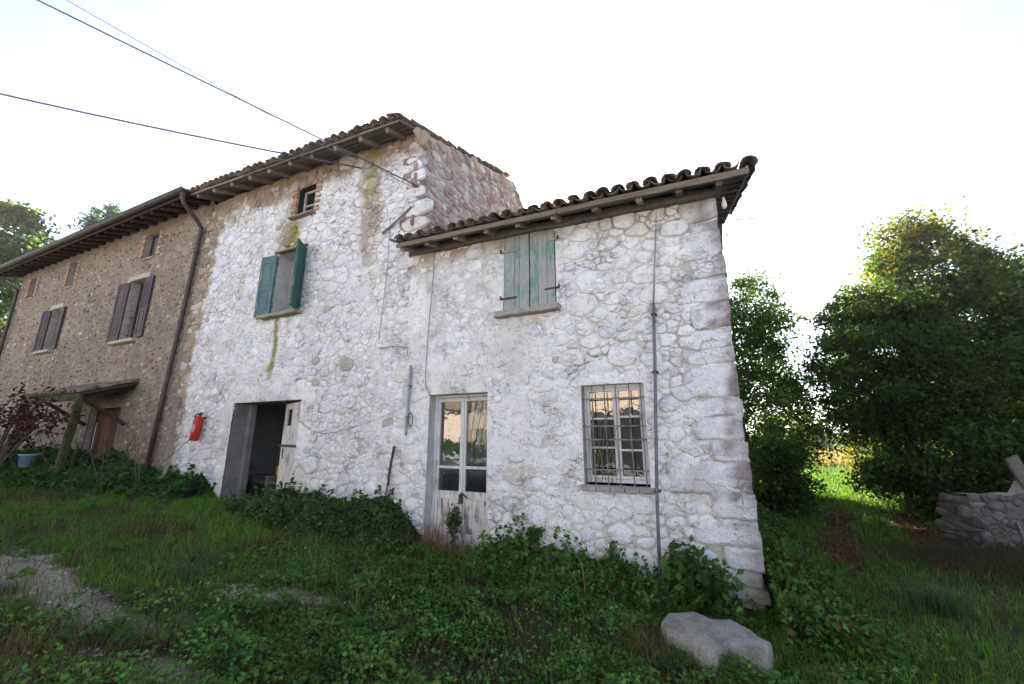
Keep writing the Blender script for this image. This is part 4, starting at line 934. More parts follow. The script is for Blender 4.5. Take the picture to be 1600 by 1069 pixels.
# ================================================================== THINGS ON AND BY THE WALLS
def extinguisher():
    x, y, z = -9.86, -.13, 1.60
    t = thing('fire_extinguisher', (x, y, z), 'red fire extinguisher hung on the white wall left of the garage doorway', 'fire extinguisher')
    MB().lathe([(.0, 0), (.074, .0), (.08, .012), (.08, .40), (.072, .435), (.05, .46), (.026, .475), (.026, .50), (0, .50)], (x, y, z), 20).build('cylinder', M['red'], t, True)
    m = MB(); m.lathe([(0, .49), (.03, .49), (.03, .53), (0, .53)], (x, y, z), 12); m.box(x - .012, x + .10, y - .012, y + .012, z + .535, z + .552); m.box(x - .01, x + .08, y - .01, y + .01, z + .50, z + .514); m.build('valve', M['black'], t)
    MB().tube([(x - .02, y, z + .515), (x - .08, y - .02, z + .50), (x - .108, y - .02, z + .43), (x - .104, y - .01, z + .2), (x - .098, y, z + .06)], .011, 8).build('hose', M['black'], t, True)
    V = []; F = []
    for i in range(9):
        a = R(-150 + i * 12.5); V += [(x + .0815 * math.cos(a), y + .0815 * math.sin(a), z + .17), (x + .0815 * math.cos(a), y + .0815 * math.sin(a), z + .31)]
    for i in range(8): F.append((2 * i, 2 * i + 2, 2 * i + 3, 2 * i + 1))
    link(bpy.data.objects.new('instruction_label', npmesh('instruction_label', V, F, M['label'], None, True)), t)
    MB().box(x - .02, x + .02, y + .07, .0, z + .42, z + .46).build('wall_bracket', M['iron'], t)
    t.rotation_euler = (0, R(8), 0); t.scale = (1.1, 1.1, 1.08)
extinguisher()
def bucket(name, x, y, z, r, h, mat, label, up=True):
    t = thing(name, (x, y, z), label, 'bucket')
    p = [(0, .0), (r * .78, 0), (r, h), (r + .012, h), (r + .012, h - .02), (r * .97, h - .03), (r * .76, .02), (0, .02)]
    if not up: p = [(q, h - zz) for q, zz in p][::-1]
    MB().lathe(p, (x, y, z), 18).build('body', mat, t, True)
    zt = z + (h if up else 0); P = [(x + r * math.cos(a), y + .25 * r * math.sin(a) - r * .6 * math.sin(a), zt - .08 * math.sin(a)) for a in np.linspace(0, math.pi, 9)]
    MB().tube(P, .005, 5).build('bail_handle', M['steel'], t)
bx, by, _ = WP(294, 775, -.45); bucket('bucket', bx, by, .44, .135, .27, M['black'], 'black plastic bucket among weeds left of the garage doorway')
bx, by, _ = WP(38, 742, -1.3); bucket('bucket', bx, by, 1.02, .16, .28, M['blue'], 'faded blue bucket in the shade left of the plank door')

def cable(name, P, r, mat, label, cat='cable', group=None):
    return tag(MB().tube(P, r, 6).build(name, mat, None, True), label, cat, group)
def sagline(a, b, s, n=14): a = Vector(a); b = Vector(b); return [a.lerp(b, i / n) - Vector((0, 0, s * 4 * (i / n) * (1 - i / n))) for i in range(n + 1)]
e1 = WP(655, 292, -.03); s1_ = WP(58, -2, -4.0); d1 = Vector(s1_) - Vector(e1); cable('overhead_cable', sagline(e1, Vector(e1) + d1 * 2.2, .02), .011, M['cable'], 'overhead cable rising steeply from the gable corner to the upper left')
e2 = WP(562, 262, -.05); s2_ = WP(0, 135, -3.6); d2 = Vector(s2_) - Vector(e2); cable('overhead_cable', sagline(e2, Vector(e2) + d2 * 1.8, .16), .015, M['cable'], 'thick lower overhead cable running from the tall house eave to the left')
e3 = WP(560, 258, -.05); s3_ = WP(105, -2, -3.8); d3 = Vector(s3_) - Vector(e3); cable('overhead_cable', sagline(e3, Vector(e3) + d3 * 2.0, .03), .006, M['pale_cable'], 'thinnest faint overhead cable, uppermost of the three')
cable('wall_cable', [WP(562, 262, -.05), WP(590, 262, -.03), WP(610, 275, -.03), WP(640, 290, -.03)], .006, M['pale_cable'], 'short pale cable pinned to the tall house wall below its eave')
cable('wall_cable', [(-3.93, -.05, 4.78), (-3.95, -.055, 4.1), (-3.99, -.06, 3.2), (-4.0, -.06, 2.6), (-3.97, -.055, 2.42), (-3.90, -.04, 2.30)], .008, M['pale_cable'], 'thin cable running down the low house wall to the glazed door')
cable('wall_cable', [WP(610, 250 + 90, -.02), WP(605, 420, -.03), WP(598, 480, -.03), WP(592, 530, -.02)], .005, M['pale_cable'], 'thin cable running down the tall house wall beside the mortar seam')
cable('wall_cable', [WP(467, 658, -.04), WP(485, 672, -.05), WP(505, 678, -.05), WP(530, 674, -.05), WP(560, 665, -.04)], .004, M['cable'], 'dark slack cable on the wall right of the garage doorway')
cable('wall_cable', [WP(560, 665, -.04), WP(600, 650, -.04), WP(640, 632, -.05), WP(672, 617, -.04)], .003, M['pale_cable'], 'pale slack cable crossing the wall to the glazed door')
def pipe_conduit():
    t = thing('wall_conduit', (-4.36, -.05, 1.85), 'short grey conduit on the wall left of the glazed door', 'conduit')
    a = WP(642, 571, -.05); b = WP(634, 680, -.05); MB().beam(a, b, .035, .035, seg=4, jit=.001).build('trunking', M['conduit'], t)
    q = Vector(a).lerp(Vector(b), .3); MB().box(q.x - .03, q.x + .03, -.075, -.02, q.z - .01, q.z + .01).build('clip', M['zinc'], t)
    q = Vector(a).lerp(Vector(b), .75); MB().box(q.x - .03, q.x + .03, -.075, -.02, q.z - .01, q.z + .01).build('clip', M['zinc'], t)
pipe_conduit()
c0 = Vector(WP(641, 656, -.08)); m = []
for i in range(49): a = i / 16 * 2 * math.pi; m.append(c0 + Vector(((.048 + .006 * math.sin(i * .7)) * math.cos(a), -.012 * math.sin(i * .4), (.10 + .008 * math.cos(i * .9)) * math.sin(a))))
cable('cable_coil', m, .005, M['cable'], 'small coil of dark cable hung beside the grey conduit')
cable('bracket_rod', [WP(592, 545, -.02), WP(610, 541, -.06), WP(637, 543, -.08), WP(636, 556, -.06)], .008, M['pale_cable'], 'short crooked rod sticking out of the wall above the grey conduit', 'rod')
cable('wall_strut', [WP(598, 365, -.05), WP(620, 345, -.06), WP(643, 323, -.04)], .022, M['old_wood'], 'dark slanting stick against the tall house wall beside the low roof', 'stick')
def pole():
    t = thing('standing_pipe', (-.62, -.24, -.15), 'tall thin grey pipe standing against the low house right of the barred window', 'pipe')
    MB().tube([(-.62, -.26, -.25), (-.58, -.17, 1.0), (-.49, -.09, 2.6), (-.455, -.06, 3.35)], .019, 10).build('lower_pipe', M['zinc'], t, True)
    MB().tube([(-.455, -.06, 3.34), (-.40, -.05, 3.9), (-.345, -.045, 4.40)], .011, 8).build('upper_pipe', M['pale_cable'], t, True)
    for (x, y, z) in ((-.575, -.16, 1.05), (-.46, -.065, 3.2), (-.50, -.10, 2.45)): MB().box(x - .035, x + .035, y - .024, .0, z - .008, z + .008).build('clamp', M['iron'], t)
pole()
def iron_rod():
    t = thing('iron_latch_bar', (-4.7, -.05, .68), 'rusty iron bar hanging on the wall left of the glazed door', 'iron bar')
    a = Vector(WP(616, 697, -.06)); b = Vector(WP(608, 742, -.06)); c = Vector(WP(602, 780, -.06))
    MB().beam(a, b, .035, .03, seg=4, jit=.003).build('upper_bar', M['iron'], t); MB().beam(b + Vector((.02, -.02, .08)), b + Vector((.005, -.02, -.16)), .04, .025, seg=4, jit=.004).build('latch', M['iron'], t)
    MB().tube([b, c], .010, 6).build('lower_rod', M['iron'], t); MB().tube([c + Vector((.025 * math.cos(k), -.005, .03 * math.sin(k) - .02)) for k in np.linspace(0, 6.28, 11)], .007, 5).build('ring', M['iron'], t)
iron_rod()
def bulb():
    p = Vector(WP(1131, 315, -.15)); t = thing('eave_insulator', p, 'small white porcelain insulator hanging under the right end of the low eave', 'insulator')
    MB().lathe([(0, -.10), (.022, -.09), (.03, -.05), (.026, -.01), (.016, .03), (.008, .06), (0, .06)], p, 12).build('porcelain', M['white_paint'], t, True)
    MB().tube([p + Vector((0, 0, .05)), p + Vector((.004, 0, .14)), p + Vector((.0, .0, .24))], .004, 5).build('hook', M['iron'], t)
bulb()
cable('end_wire', [WP(1127, 342, .05), WP(1155, 343, -.2), WP(1180, 341, -.4)], .005, M['cable'], 'short stray wire sticking out to the right under the low eave', 'wire')
a = WP(277, 618, -.10); b = WP(258, 740, -.45); tag(MB().beam((a[0], a[1], a[2]), (b[0], b[1], float(H(b[0], b[1])) - .05), .09, .03, seg=5, jit=.006).build('leaning_plank', M['old_wood']), 'narrow weathered plank leaning on the wall right of the downpipe', 'plank')

# pallets and cans in the garage
def pallet(x, y, z, rz, label):
    t = thing('pallet', (x, y, z), label, 'pallet', 'pallets in the garage'); t.rotation_euler = (0, 0, rz)
    def ch(mb, nm): me = npmesh(nm, mb.v, mb.f, M['old_wood']); o = bpy.data.objects.new(nm, me); C.objects.link(o); o.parent = t
    for i in range(5): ch(MB().box(-.6, .6, -.4 + i * .17, -.4 + i * .17 + .11, .12, .142), 'board')
    for i in (-.55, -.05, .45): ch(MB().box(i, i + .1, -.4, .4, .022, .12), 'bearer')
    for i in range(3): ch(MB().box(-.6, .6, -.4 + i * .345, -.29 + i * .345, .0, .022), 'board')
for i, lb in enumerate(('lowest pallet stacked in the garage', 'second pallet from the floor in the garage', 'third pallet of the garage stack', 'topmost pallet of the garage stack')): pallet(-8.9 + .03 * i, 1.35 - .02 * i, .262 + .146 * i, .1 - .04 * i, lb)
for j, (x, lb) in enumerate(((-8.72, 'left yellow plastic can on the garage pallets'), (-8.38, 'right yellow plastic can on the garage pallets'))):
    t = thing('yellow_can', (x, 1.2, .848), lb, 'can', 'yellow cans'); MB().box(x - .11, x + .11, 1.1, 1.28, .848, 1.04).build('body', M['yellow'], t); MB().tube([(x - .06, 1.19, 1.04), (x - .05, 1.19, 1.08), (x + .05, 1.19, 1.08), (x + .06, 1.19, 1.04)], .012, 6).build('handle', M['yellow'], t)

# granite block lying at the corner
def PZ(px, py, z): r = ray(px, py); t = (z - EYE) / r[2]; return r[0] * t, r[1] * t - DIST
def granite_block():
    o = [(1031, 974), (1042, 960), (1082, 956), (1112, 966), (1142, 967), (1172, 982), (1205, 1003), (1196, 1016), (1166, 1010), (1136, 1003), (1124, 1012), (1118, 1026), (1092, 1014), (1068, 1000), (1044, 990)]
    T = [Vector((*PZ(a, b, .09), .09)) for a, b in o]; c = sum(T, Vector()) / len(T); n0 = len(T); P = []
    for i in range(n0):
        p, q = T[i], T[(i + 1) % n0]
        for t in (0, .5): P.append(p.lerp(q, t))
    n = len(P); V = []; F = []
    for (s, dz) in ((.5, .012), (.93, .004), (.965, 0.0), (.99, -.018), (1.0, -.045), (1.01, -.24), (1.02, -.42)):
        for i, p in enumerate(P):
            q = c + (p - c) * s; j = float(fbm(np.array(q.x * 9), np.array(q.y * 9 + dz * 7), 301, 3)) - .5
            V.append((q.x + j * .035 * (s > .95), q.y + j * .035 * (s > .95), .09 + dz + j * .03 + .05 * (q.x - c.x) * -.6))
    V.append((c.x, c.y, .105)); m = 7
    for a in range(m - 1):
        for k in range(n): F.append((a * n + k, (a + 1) * n + k, (a + 1) * n + (k + 1) % n, a * n + (k + 1) % n))
    for k in range(n): F.append((m * n, k, (k + 1) % n))
    ob = link(bpy.data.objects.new('stone_block', npmesh('stone_block', V, F, M['granite'], None, True))); tag(ob, 'large flat pale granite block lying in the grass by the house corner', 'stone block')
granite_block()
for i, (px, py) in enumerate(((1180, 958), (1190, 975))):
    pass

# ruined wall at the far right
def ruin():
    bx0, by0 = FP(1490, 7.2); bx1, by1 = FP(1690, 7.3); d = Vector((bx1 - bx0, by1 - by0, 0)); L = d.length; d.normalize(); nrm = Vector((d.y, -d.x, 0))
    t = thing('ruined_wall', (bx0, by0, 0), 'low ruined rubble wall with grassy top at the right edge under the trees', 'wall')
    fr = ((bx0, by0, 0), tuple(d), tuple(nrm)); z0 = -.5
    top = lambda u: .72 + .10 * (fbm(np.asarray(u) * 3, np.asarray(u) * 0, 401, 3) - .5) + .22 * ss(1.25, 1.5, u)
    cf = lambda u, v: mixc(np.tile((.10, .095, .08), np.shape(u) + (1,)), (.15, .135, .115), ss(.4, .6, fbm(u * 4, v * 4, 403)))
    wall_sheet('wall', fr, 0, L, z0, 1.2, [], .04, lambda u, v: .06 * (fbm(u * 4, v * 4, 405) - .5), cf, M['brown_wall'], t, top=top)
    g = np.random.default_rng(31); S = make_sites(.05, L, -.3, .9, [(.14, 60, None), (.10, 400, None), (.07, 900, None), (.05, 900, None)], [], 1.7, 41, top=lambda u: top(u) - .03); it = []
    for (ctr, Q, rad) in cells(S, 1.7, []): V, F = stone_geo(ctr, Q, (.012 + .14 * rad) * g.uniform(.5, 1.6), g); it.append((V, F, np.array(((.125, .115, .105), (.10, .095, .09), (.16, .145, .13), (.12, .10, .08))[g.integers(4)]) * g.uniform(.75, 1.2), rad))
    lay_stones(t, fr, it, M['stone_col'])
    ef = (tuple(Vector((bx0, by0, 0)) - nrm * .46), tuple(nrm), tuple(-d)); wall_sheet('end_wall', ef, 0, .47, z0, 1.2, [], .04, lambda u, v: .06 * (fbm(u * 5, v * 5, 409) - .4), cf, M['brown_wall'], t, top=lambda u: .70 + 0 * u)
    S = make_sites(.05, .42, -.3, .6, [(.10, 60, None), (.07, 200, None), (.05, 200, None)], [], 1.7, 43); it = []
    for (ctr, Q, rad) in cells(S, 1.7, []): V, F = stone_geo(ctr, Q, (.012 + .14 * rad) * g.uniform(.5, 1.6), g); it.append((V, F, np.array(((.125, .115, .105), (.10, .095, .09), (.16, .145, .13), (.12, .10, .08))[g.integers(4)]) * g.uniform(.75, 1.2), rad))
    lay_stones(t, ef, it, M['stone_col'])
    us = np.linspace(0.03, L, 14); m = MB()
    for a, b in zip(us[:-1], us[1:]):
        P = [Vector((bx0, by0, 0)) + d * u - nrm * w + Vector((0, 0, z)) for (u, w, z) in ((a, .03, z0), (b, .03, z0), (b, .03, float(top(b)) - .005), (a, .03, float(top(a)) - .005), (a, .45, z0), (b, .45, z0), (b, .45, float(top(b)) - .03), (a, .45, float(top(a)) - .03))]
        m.add(P, [(3, 2, 6, 7), (4, 7, 6, 5), (0, 4, 5, 1)] )
    m.build('core', M['stone_col'] if False else M['sill'], t)
    p = Vector((bx0, by0, 0)) + d * 1.30; tag(MB().beam(p - nrm * .25 + d * .25 + Vector((0, 0, .55)), p - nrm * .25 - d * .05 + Vector((0, 0, 1.32)), .24, .05, up=nrm, seg=4, jit=.006).build('broken_plank', M['fascia']), 'broken grey plank jutting up behind the ruined wall', 'plank')
    q = Vector((bx0, by0, 0)) + d * .72 + nrm * .06; tag(MB().beam(q + Vector((0, 0, .05)), q + Vector((-.03, 0, .32)), .05, .02, up=nrm, seg=2).build('pale_stake', M['fascia']), 'short pale stake standing against the ruined wall', 'stake')
ruin()
sx, sy, sz = GP(1259, 905); tag(MB().tube([(sx, sy, sz - .1), (sx - .005, sy, sz + .3), (sx, sy, sz + .42)], .011, 6).build('iron_stake', M['iron']), 'thin dark iron stake in the grass right of the house corner', 'stake')

# barn across the yard, behind the camera: it is what the window panes mirror
def barn():
    t = thing('barn', (-9, -17, 0), 'ochre plastered barn across the yard mirrored in the window panes', 'barn')
    m = MB(); m.box(-24, -6.2, -22, -16, -.3, 3.5); m.box(-6.2, -5.6, -22, -16, -.3, 4.6); m.box(-2.4, 0.5, -22, -16, -.3, 4.6); m.box(-5.6, -2.4, -22, -16, 3.0, 4.6); m.build('wall', M['barn'], t); MB().box(-5.6, -4.02, -16.2, -16.12, -.1, 3.0).build('added_door_leaf', M['black'], t); MB().box(-4.0, -2.4, -16.2, -16.12, -.1, 3.0).build('added_door_leaf', M['black'], t)
    m = MB(); m.add([(-24.5, -15.4, 3.45), (-6.2, -15.4, 3.45), (-6.2, -19, 5.2), (-24.5, -19, 5.2), (-24.5, -22.6, 3.45), (-6.2, -22.6, 3.45)], [(0, 1, 2, 3), (3, 2, 5, 4), (0, 3, 4), (1, 5, 2)])
    m.add([(-6.6, -15.4, 4.55), (.9, -15.4, 4.55), (.9, -19, 6.3), (-6.6, -19, 6.3), (-6.6, -22.6, 4.55), (.9, -22.6, 4.55)], [(0, 1, 2, 3), (3, 2, 5, 4), (0, 3, 4), (1, 5, 2)]); m.build('roof', M['tile'], t)
    for x in (-20, -16.5, -12.4): MB().box(x, x + 1.0, -15.995, -15.96, .9, 2.3).build('shutter', M['brown_shutter'], t)
barn()

# ================================================================== VEGETATION
def unit(a): return a / np.maximum(np.linalg.norm(a, axis=-1, keepdims=True), 1e-6)
def leaves(name, P, size, cols, mat, parent=None, bias=(0, 0, .6), el=1.5, seed=0):
    g = np.random.default_rng(seed + 100); N = len(P); n = unit(g.normal(size=(N, 3)) + np.asarray(bias) * 1.6)
    a = unit(np.cross(n, g.normal(size=(N, 3)))); b = np.cross(n, a); s = np.asarray(size).reshape(-1, 1) * np.ones((N, 1))
    V = np.stack([P - a * s * .5 * el, P - b * s * .42 + n * s * .12 - a * s * .08, P + a * s * .5 * el - n * s * .1, P + b * s * .42 + n * s * .12 - a * s * .08], 1).reshape(-1, 3)
    i = np.arange(N)[:, None] * 4; F = np.concatenate([i + np.array([[0, 1, 2]]), i + np.array([[0, 2, 3]])], 1).reshape(-1, 3)
    return link(bpy.data.objects.new(name, npmesh(name, V, F, mat, np.repeat(cols, 4, 0))), parent)
def blades(name, P, h, wd, cols, mat, parent=None, lean=.5, seed=0):
    g = np.random.default_rng(seed + 200); N = len(P); th = g.uniform(0, 2 * math.pi, N); d = np.stack([np.cos(th), np.sin(th), np.zeros(N)], -1); ph = g.uniform(0, 2 * math.pi, N)
    s = np.stack([np.cos(ph), np.sin(ph), np.zeros(N)], -1) * (np.asarray(wd).reshape(-1, 1) * np.ones((N, 1))) * .5
    h = np.asarray(h).reshape(-1, 1) * np.ones((N, 1)); l = g.uniform(.1, 1, (N, 1)) * lean * h; z = np.array([[0, 0, 1.]])
    V = np.stack([P - s, P + s, P + d * l * .3 + z * h * .55 - s * .8, P + d * l * .3 + z * h * .55 + s * .8, P + d * l + z * h * g.uniform(.75, 1, (N, 1))], 1).reshape(-1, 3)
    i = np.arange(N)[:, None] * 5; F = np.concatenate([i + np.array([[0, 1, 3]]), i + np.array([[0, 3, 2]]), i + np.array([[2, 3, 4]])], 1).reshape(-1, 3)
    return link(bpy.data.objects.new(name, npmesh(name, V, F, mat, np.repeat(cols, 5, 0))), parent)
def pal(g, N, cs, var=.25, k=1.0): c = k *  np.asarray(cs)[g.integers(len(cs), size=N)]; return np.clip(c * (1 + g.uniform(-var, var, (N, 1))), 0, 1)
def inside_house(x, y): return (x < .45) & (y > -.02) & (y < 8.0)
GREEN = [(.042, .100, .014), (.055, .130, .018), (.036, .080, .014), (.075, .120, .018)]
IVY = [(.030, .080, .020), (.042, .105, .026), (.058, .130, .036), (.030, .064, .014), (.075, .115, .020)]
DRY = [(.16, .12, .06), (.11, .08, .045), (.20, .16, .085), (.08, .055, .035)]
rg = np.random.default_rng(51)
def ivy_mask(x, y):                         # leafy ground cover: thick in the middle, thin to the left
    n = fbm(x * .8, y * .8, 503, 4) - .5
    return np.clip(ss(-5.6, -3.2, x + n * 3) * ss(1.8, .3, x + n) * (1 - gravel(x, y)), 0, 1)
def dry_mask(x, y): return ss(.50, .66, fbm(x * 1.1 + 5, y * 1.1, 511, 4)) * .8 + .5 * ss(-2.8, -3.6, y) * ss(-3, -5, x)
N = 9000; x = rg.uniform(-24, -6.5, N); y = -15.2 + rg.normal(0, .25, N); tag(leaves('hedge', np.stack([x, y, H(x, y) + rg.random(N) * .75], -1), rg.uniform(.10, .2, N), pal(rg, N, IVY), M['leaf'], None, (0, .5, .5), 1.4, 90), 'unseen low dark hedge added by the barn to darken the pane reflections', 'hedge', kind='stuff')  # hedge added out of view so the door panes mirror dark lower down
# grass of the yard
N = 190000; u = rg.random(N) ** .8; x = rg.uniform(-16, 3.4, N); y = rg.uniform(-4.6, 0.1, N)
keep = (rg.random(N) < (.95 - .55 * ivy_mask(x, y)) * (1 - .93 * gravel(x, y)) * (.35 + .65 * ss(.3, .55, fbm(x * 1.5, y * 1.5, 521)))) & ~inside_house(x, y)
x, y = x[keep], y[keep]; P = np.stack([x, y, H(x, y) - .01], -1); dm = dry_mask(x, y); lush = ss(-1.9, -.9, y) * ss(-4, -6, x)
c = pal(rg, len(x), GREEN, .3, 1.9); isd = rg.random(len(x)) < dm * .85 + .10; c[isd] = pal(rg, isd.sum(), DRY) * .8; c[~isd] *= (1 + .35 * lush[~isd])[:, None]
tag(blades('yard_grass', P, rg.uniform(.03, .15, len(x)) * (1 + .4 * lush), .007, c, M['grass'], lean=.8), 'short green and brown grass of the yard', 'grass', kind='stuff')
# leafy ground cover
N = 170000; x = rg.uniform(-8.5, 2.2, N); y = rg.uniform(-4.4, -.02, N); keep = (rg.random(N) < ivy_mask(x, y) * (.12 + .75 * ss(.32, .5, fbm(x * 2, y * 2, 531)))) & ~inside_house(x, y); x, y = x[keep], y[keep]
hh = .05 + .13 * ss(.35, .7, fbm(x * 1.8, y * 1.8, 533)); P = np.stack([x, y, H(x, y) + hh * rg.random(len(x)) ** .6], -1); c = pal(rg, len(x), IVY, .35, 1.85); yl = rg.random(len(x)) < .012; c[yl] = (.22, .18, .03)
tag(leaves('ground_ivy', P, .014 + .032 * rg.random(len(x)) ** 1.4, c, M['leaf'], None, (0, 0, 1.1), 1.1, 1), 'low leafy ground cover in front of the low house', 'ground cover', kind='stuff')
# weeds banked against the house fronts
def weeds(name, segs, N, label, cs, size=(.03, .06), seed=0, dry=.08):
    g = np.random.default_rng(seed); Ps = []; tot = sum((b - a) * h for (a, b, d, h) in segs)
    for (a, b, d, h) in segs:
        n = int(N * (b - a) * h / tot); x = g.uniform(a, b, n); t = g.random(n); y = -t * d; e = ss(0, .35, (x - a)) * ss(0, .35, (b - x))
        top = h * (.35 + .65 * e) * (1 - t ** 2.2) * (.55 + .75 * fbm(x * 2.6, y * 2.6, 541 + seed)); z = H(x, y) + top * g.random(n) ** .45; Ps.append(np.stack([x, y, z], -1))
    P = np.vstack(Ps); q = P[g.integers(len(P), size=len(P) // 130)]
    for (x, y, z) in q:                     # upright sprigs
        n = 16; hh = g.uniform(.10, .32); t = g.random(n); Ps.append(np.stack([x + t * g.normal(0, .06) + g.normal(0, .018, n), y + t * g.normal(-.03, .05) + g.normal(0, .018, n), z + t * hh], -1))
    P = np.vstack(Ps); P[:, 1] = np.minimum(P[:, 1], -.03); c = pal(g, len(P), cs, .4, 1.55); dd = g.random(len(P)) < dry; c[dd] = pal(g, dd.sum(), DRY) * .7
    o = leaves(name, P, g.uniform(*size, len(P)), c, M['leaf'], None, (0, -.3, .8), 1.25, seed + 5); tag(o, label, 'weeds', kind='stuff')
    st = Ps and P[g.integers(len(P), size=len(P) // 12)]; return P
weeds('weed_bank', [(-7.9, -6.7, .8, .30), (-7.2, -5.2, .95, .48), (-5.6, -3.95, .75, .50)], 34000, 'dense nettles and weeds banked between the garage doorway and the glazed door', [(.035, .075, .024), (.045, .09, .028), (.032, .058, .024), (.06, .08, .036)], seed=1, dry=.14)
weeds('weed_bank', [(-2.95, -2.0, .8, .30), (-2.3, -.6, .8, .28), (-.9, .15, .7, .26)], 24000, 'dark weeds banked along the low house below the barred window', IVY, seed=2)
weeds('weed_bank', [(-17, -12.5, 2.0, .55), (-13, -10.8, 1.6, .50), (-11.2, -9.0, 1.1, .42)], 42000, 'weeds banked below the brown house and the fire extinguisher', [(.030, .08, .022), (.042, .10, .028), (.024, .055, .018)], (.05, .09), seed=3, dry=.1)
# grass and brambles right of the house
N = 90000; f = rg.random(N); y = -3.5 + 26 * f ** 1.6; x = path_x(y) + rg.normal(0, 1, N) * (1.6 + .07 * (y + 3)); keep = (~inside_house(x, y)) & (x > .3) & (rg.random(N) > .93 * litter(x, y)) & (rg.random(N) > .9 * gravel(x, y)); x, y = x[keep], y[keep]
P = np.stack([x, y, H(x, y) - .01], -1); c = pal(rg, len(x), GREEN, .3, 1.75); dd = rg.random(len(x)) < .15 + .4 * dry_mask(x, y) * ss(2, -1, y); c[dd] = pal(rg, dd.sum(), DRY) * .7; far = ss(0, 14, y)
tag(blades('lane_grass', P, rg.uniform(.04, .12, len(x)) * (1 + far), .007 + .02 * far, c, M['grass'], lean=.8, seed=2), 'grass of the lane running past the house into the trees', 'grass', kind='stuff')
N = 26000; x = .45 + np.abs(rg.normal(0, .42, N)); y = rg.uniform(-.9, 9, N); P = np.stack([x, y, H(x, y) + .5 * rg.random(N) ** .7 * ss(1.5, .5, x) * (.35 + fbm(x * 2, y * 2, 551))], -1); c = pal(rg, N, IVY, .4, 1.3); dd = rg.random(N) < .16; c[dd] = pal(rg, dd.sum(), DRY) * .6
tag(leaves('verge_weeds', P, rg.uniform(.03, .065, N), c, M['leaf'], None, (0, 0, .8), 1.3, 12), 'weeds growing along the foot of the end wall beside the lane', 'weeds', kind='stuff')
rx0, ry0 = FP(1500, 6.6); N = 9000; x = rx0 + rg.normal(.5, .9, N); y = ry0 + rg.normal(-.35, .55, N); P = np.stack([x, y, H(x, y)], -1)
tag(blades('bramble_thicket', P, rg.uniform(.08, .28, N), .006, pal(rg, N, [(.075, .05, .038), (.10, .07, .05), (.05, .045, .025), (.04, .055, .02)], .3), M['dry'], lean=1.3, seed=7), 'brown dry brambles in front of the ruined wall', 'brambles', kind='stuff')
N = 9000; y = rg.uniform(1.8, 9.5, N); x = path_x(y) + rg.normal(.1, 1.0, N); keep = rg.random(N) < litter(x, y) + .06; x, y = x[keep], y[keep]
tag(leaves('fallen_leaves', np.stack([x, y, H(x, y) + .012], -1), rg.uniform(.04, .08, len(x)), pal(rg, len(x), [(.14, .065, .035), (.20, .10, .05), (.09, .05, .035)], .3), M['dry'], None, (0, 0, 3), 1.2, 9), 'brown fallen leaves in the ruts of the lane', 'leaves', kind='stuff')
# pebbles on the bare patches
N = 60000; x = rg.uniform(-12, 2, N); y = rg.uniform(-4.6, -.3, N); keep = rg.random(N) < gravel(x, y) ** 1.5 * .8; x, y = x[keep], y[keep]; n = len(x)
oc = np.array([(1, 0, 0), (-.5, .87, 0), (-.5, -.87, 0), (.1, .05, .75), (.0, .0, -.4)]); s = (.004 + .022 * rg.random(n) ** 3).reshape(-1, 1, 1); th = rg.uniform(0, 6.28, n); ct, st = np.cos(th), np.sin(th)
B = oc[None] * s * rg.uniform(.6, 1.3, (n, 5, 1)); V = np.stack([B[..., 0] * ct[:, None] - B[..., 1] * st[:, None] + x[:, None], B[..., 0] * st[:, None] + B[..., 1] * ct[:, None] + y[:, None], B[..., 2] + H(x, y)[:, None] + .006], -1).reshape(-1, 3)
i = np.arange(n)[:, None] * 5; F = np.concatenate([i + np.array([q]) for q in ([0, 1, 3], [1, 2, 3], [2, 0, 3])], 1).reshape(-1, 3)
tag(link(bpy.data.objects.new('gravel', npmesh('gravel', V, F, M['stone_col'], np.repeat(pal(rg, n, [(.38, .345, .28), (.27, .24, .19), (.48, .45, .39)], .2), 5, 0)))), 'pale gravel on the bare patches of the yard', 'gravel', kind='stuff')

N = 5200; x = rg.uniform(-13, 2.6, N); y = rg.uniform(-4.4, -.35, N); keep = rg.random(N) < .25 + .75 * ss(.5, .62, fbm(x * 1.4, y * 1.4, 561)); x, y = x[keep], y[keep]
tag(blades('dry_stalks', np.stack([x, y, H(x, y)], -1), rg.uniform(.10, .32, len(x)), .0045, pal(rg, len(x), DRY + [(.24, .20, .11)], .3), M['dry'], lean=1.0, seed=21), 'thin dry stalks standing in the yard grass', 'grass', kind='stuff')
N = 260; x = rg.uniform(-12, 2.4, N); y = rg.uniform(-4.2, -.6, N); k_ = rg.integers(7, 14, N); idx = np.repeat(np.arange(N), k_); a_ = rg.uniform(0, 6.28, len(idx)); r_ = rg.uniform(.02, .07, len(idx)) * rg.uniform(.6, 1.5, N)[idx]
xx = x[idx] + r_ * np.cos(a_); yy = y[idx] + r_ * np.sin(a_); tag(leaves('broadleaf_weeds', np.stack([xx, yy, H(xx, yy) + .05 + .5 * r_], -1), rg.uniform(.03, .065, len(idx)), pal(rg, N, [(.05, .12, .03), (.07, .15, .035), (.045, .10, .045), (.09, .13, .03)], .3)[idx], M['leaf'], None, (0, 0, 1.0), 1.9, 95), 'broad leaved weeds dotted through the yard', 'weeds', kind='stuff')
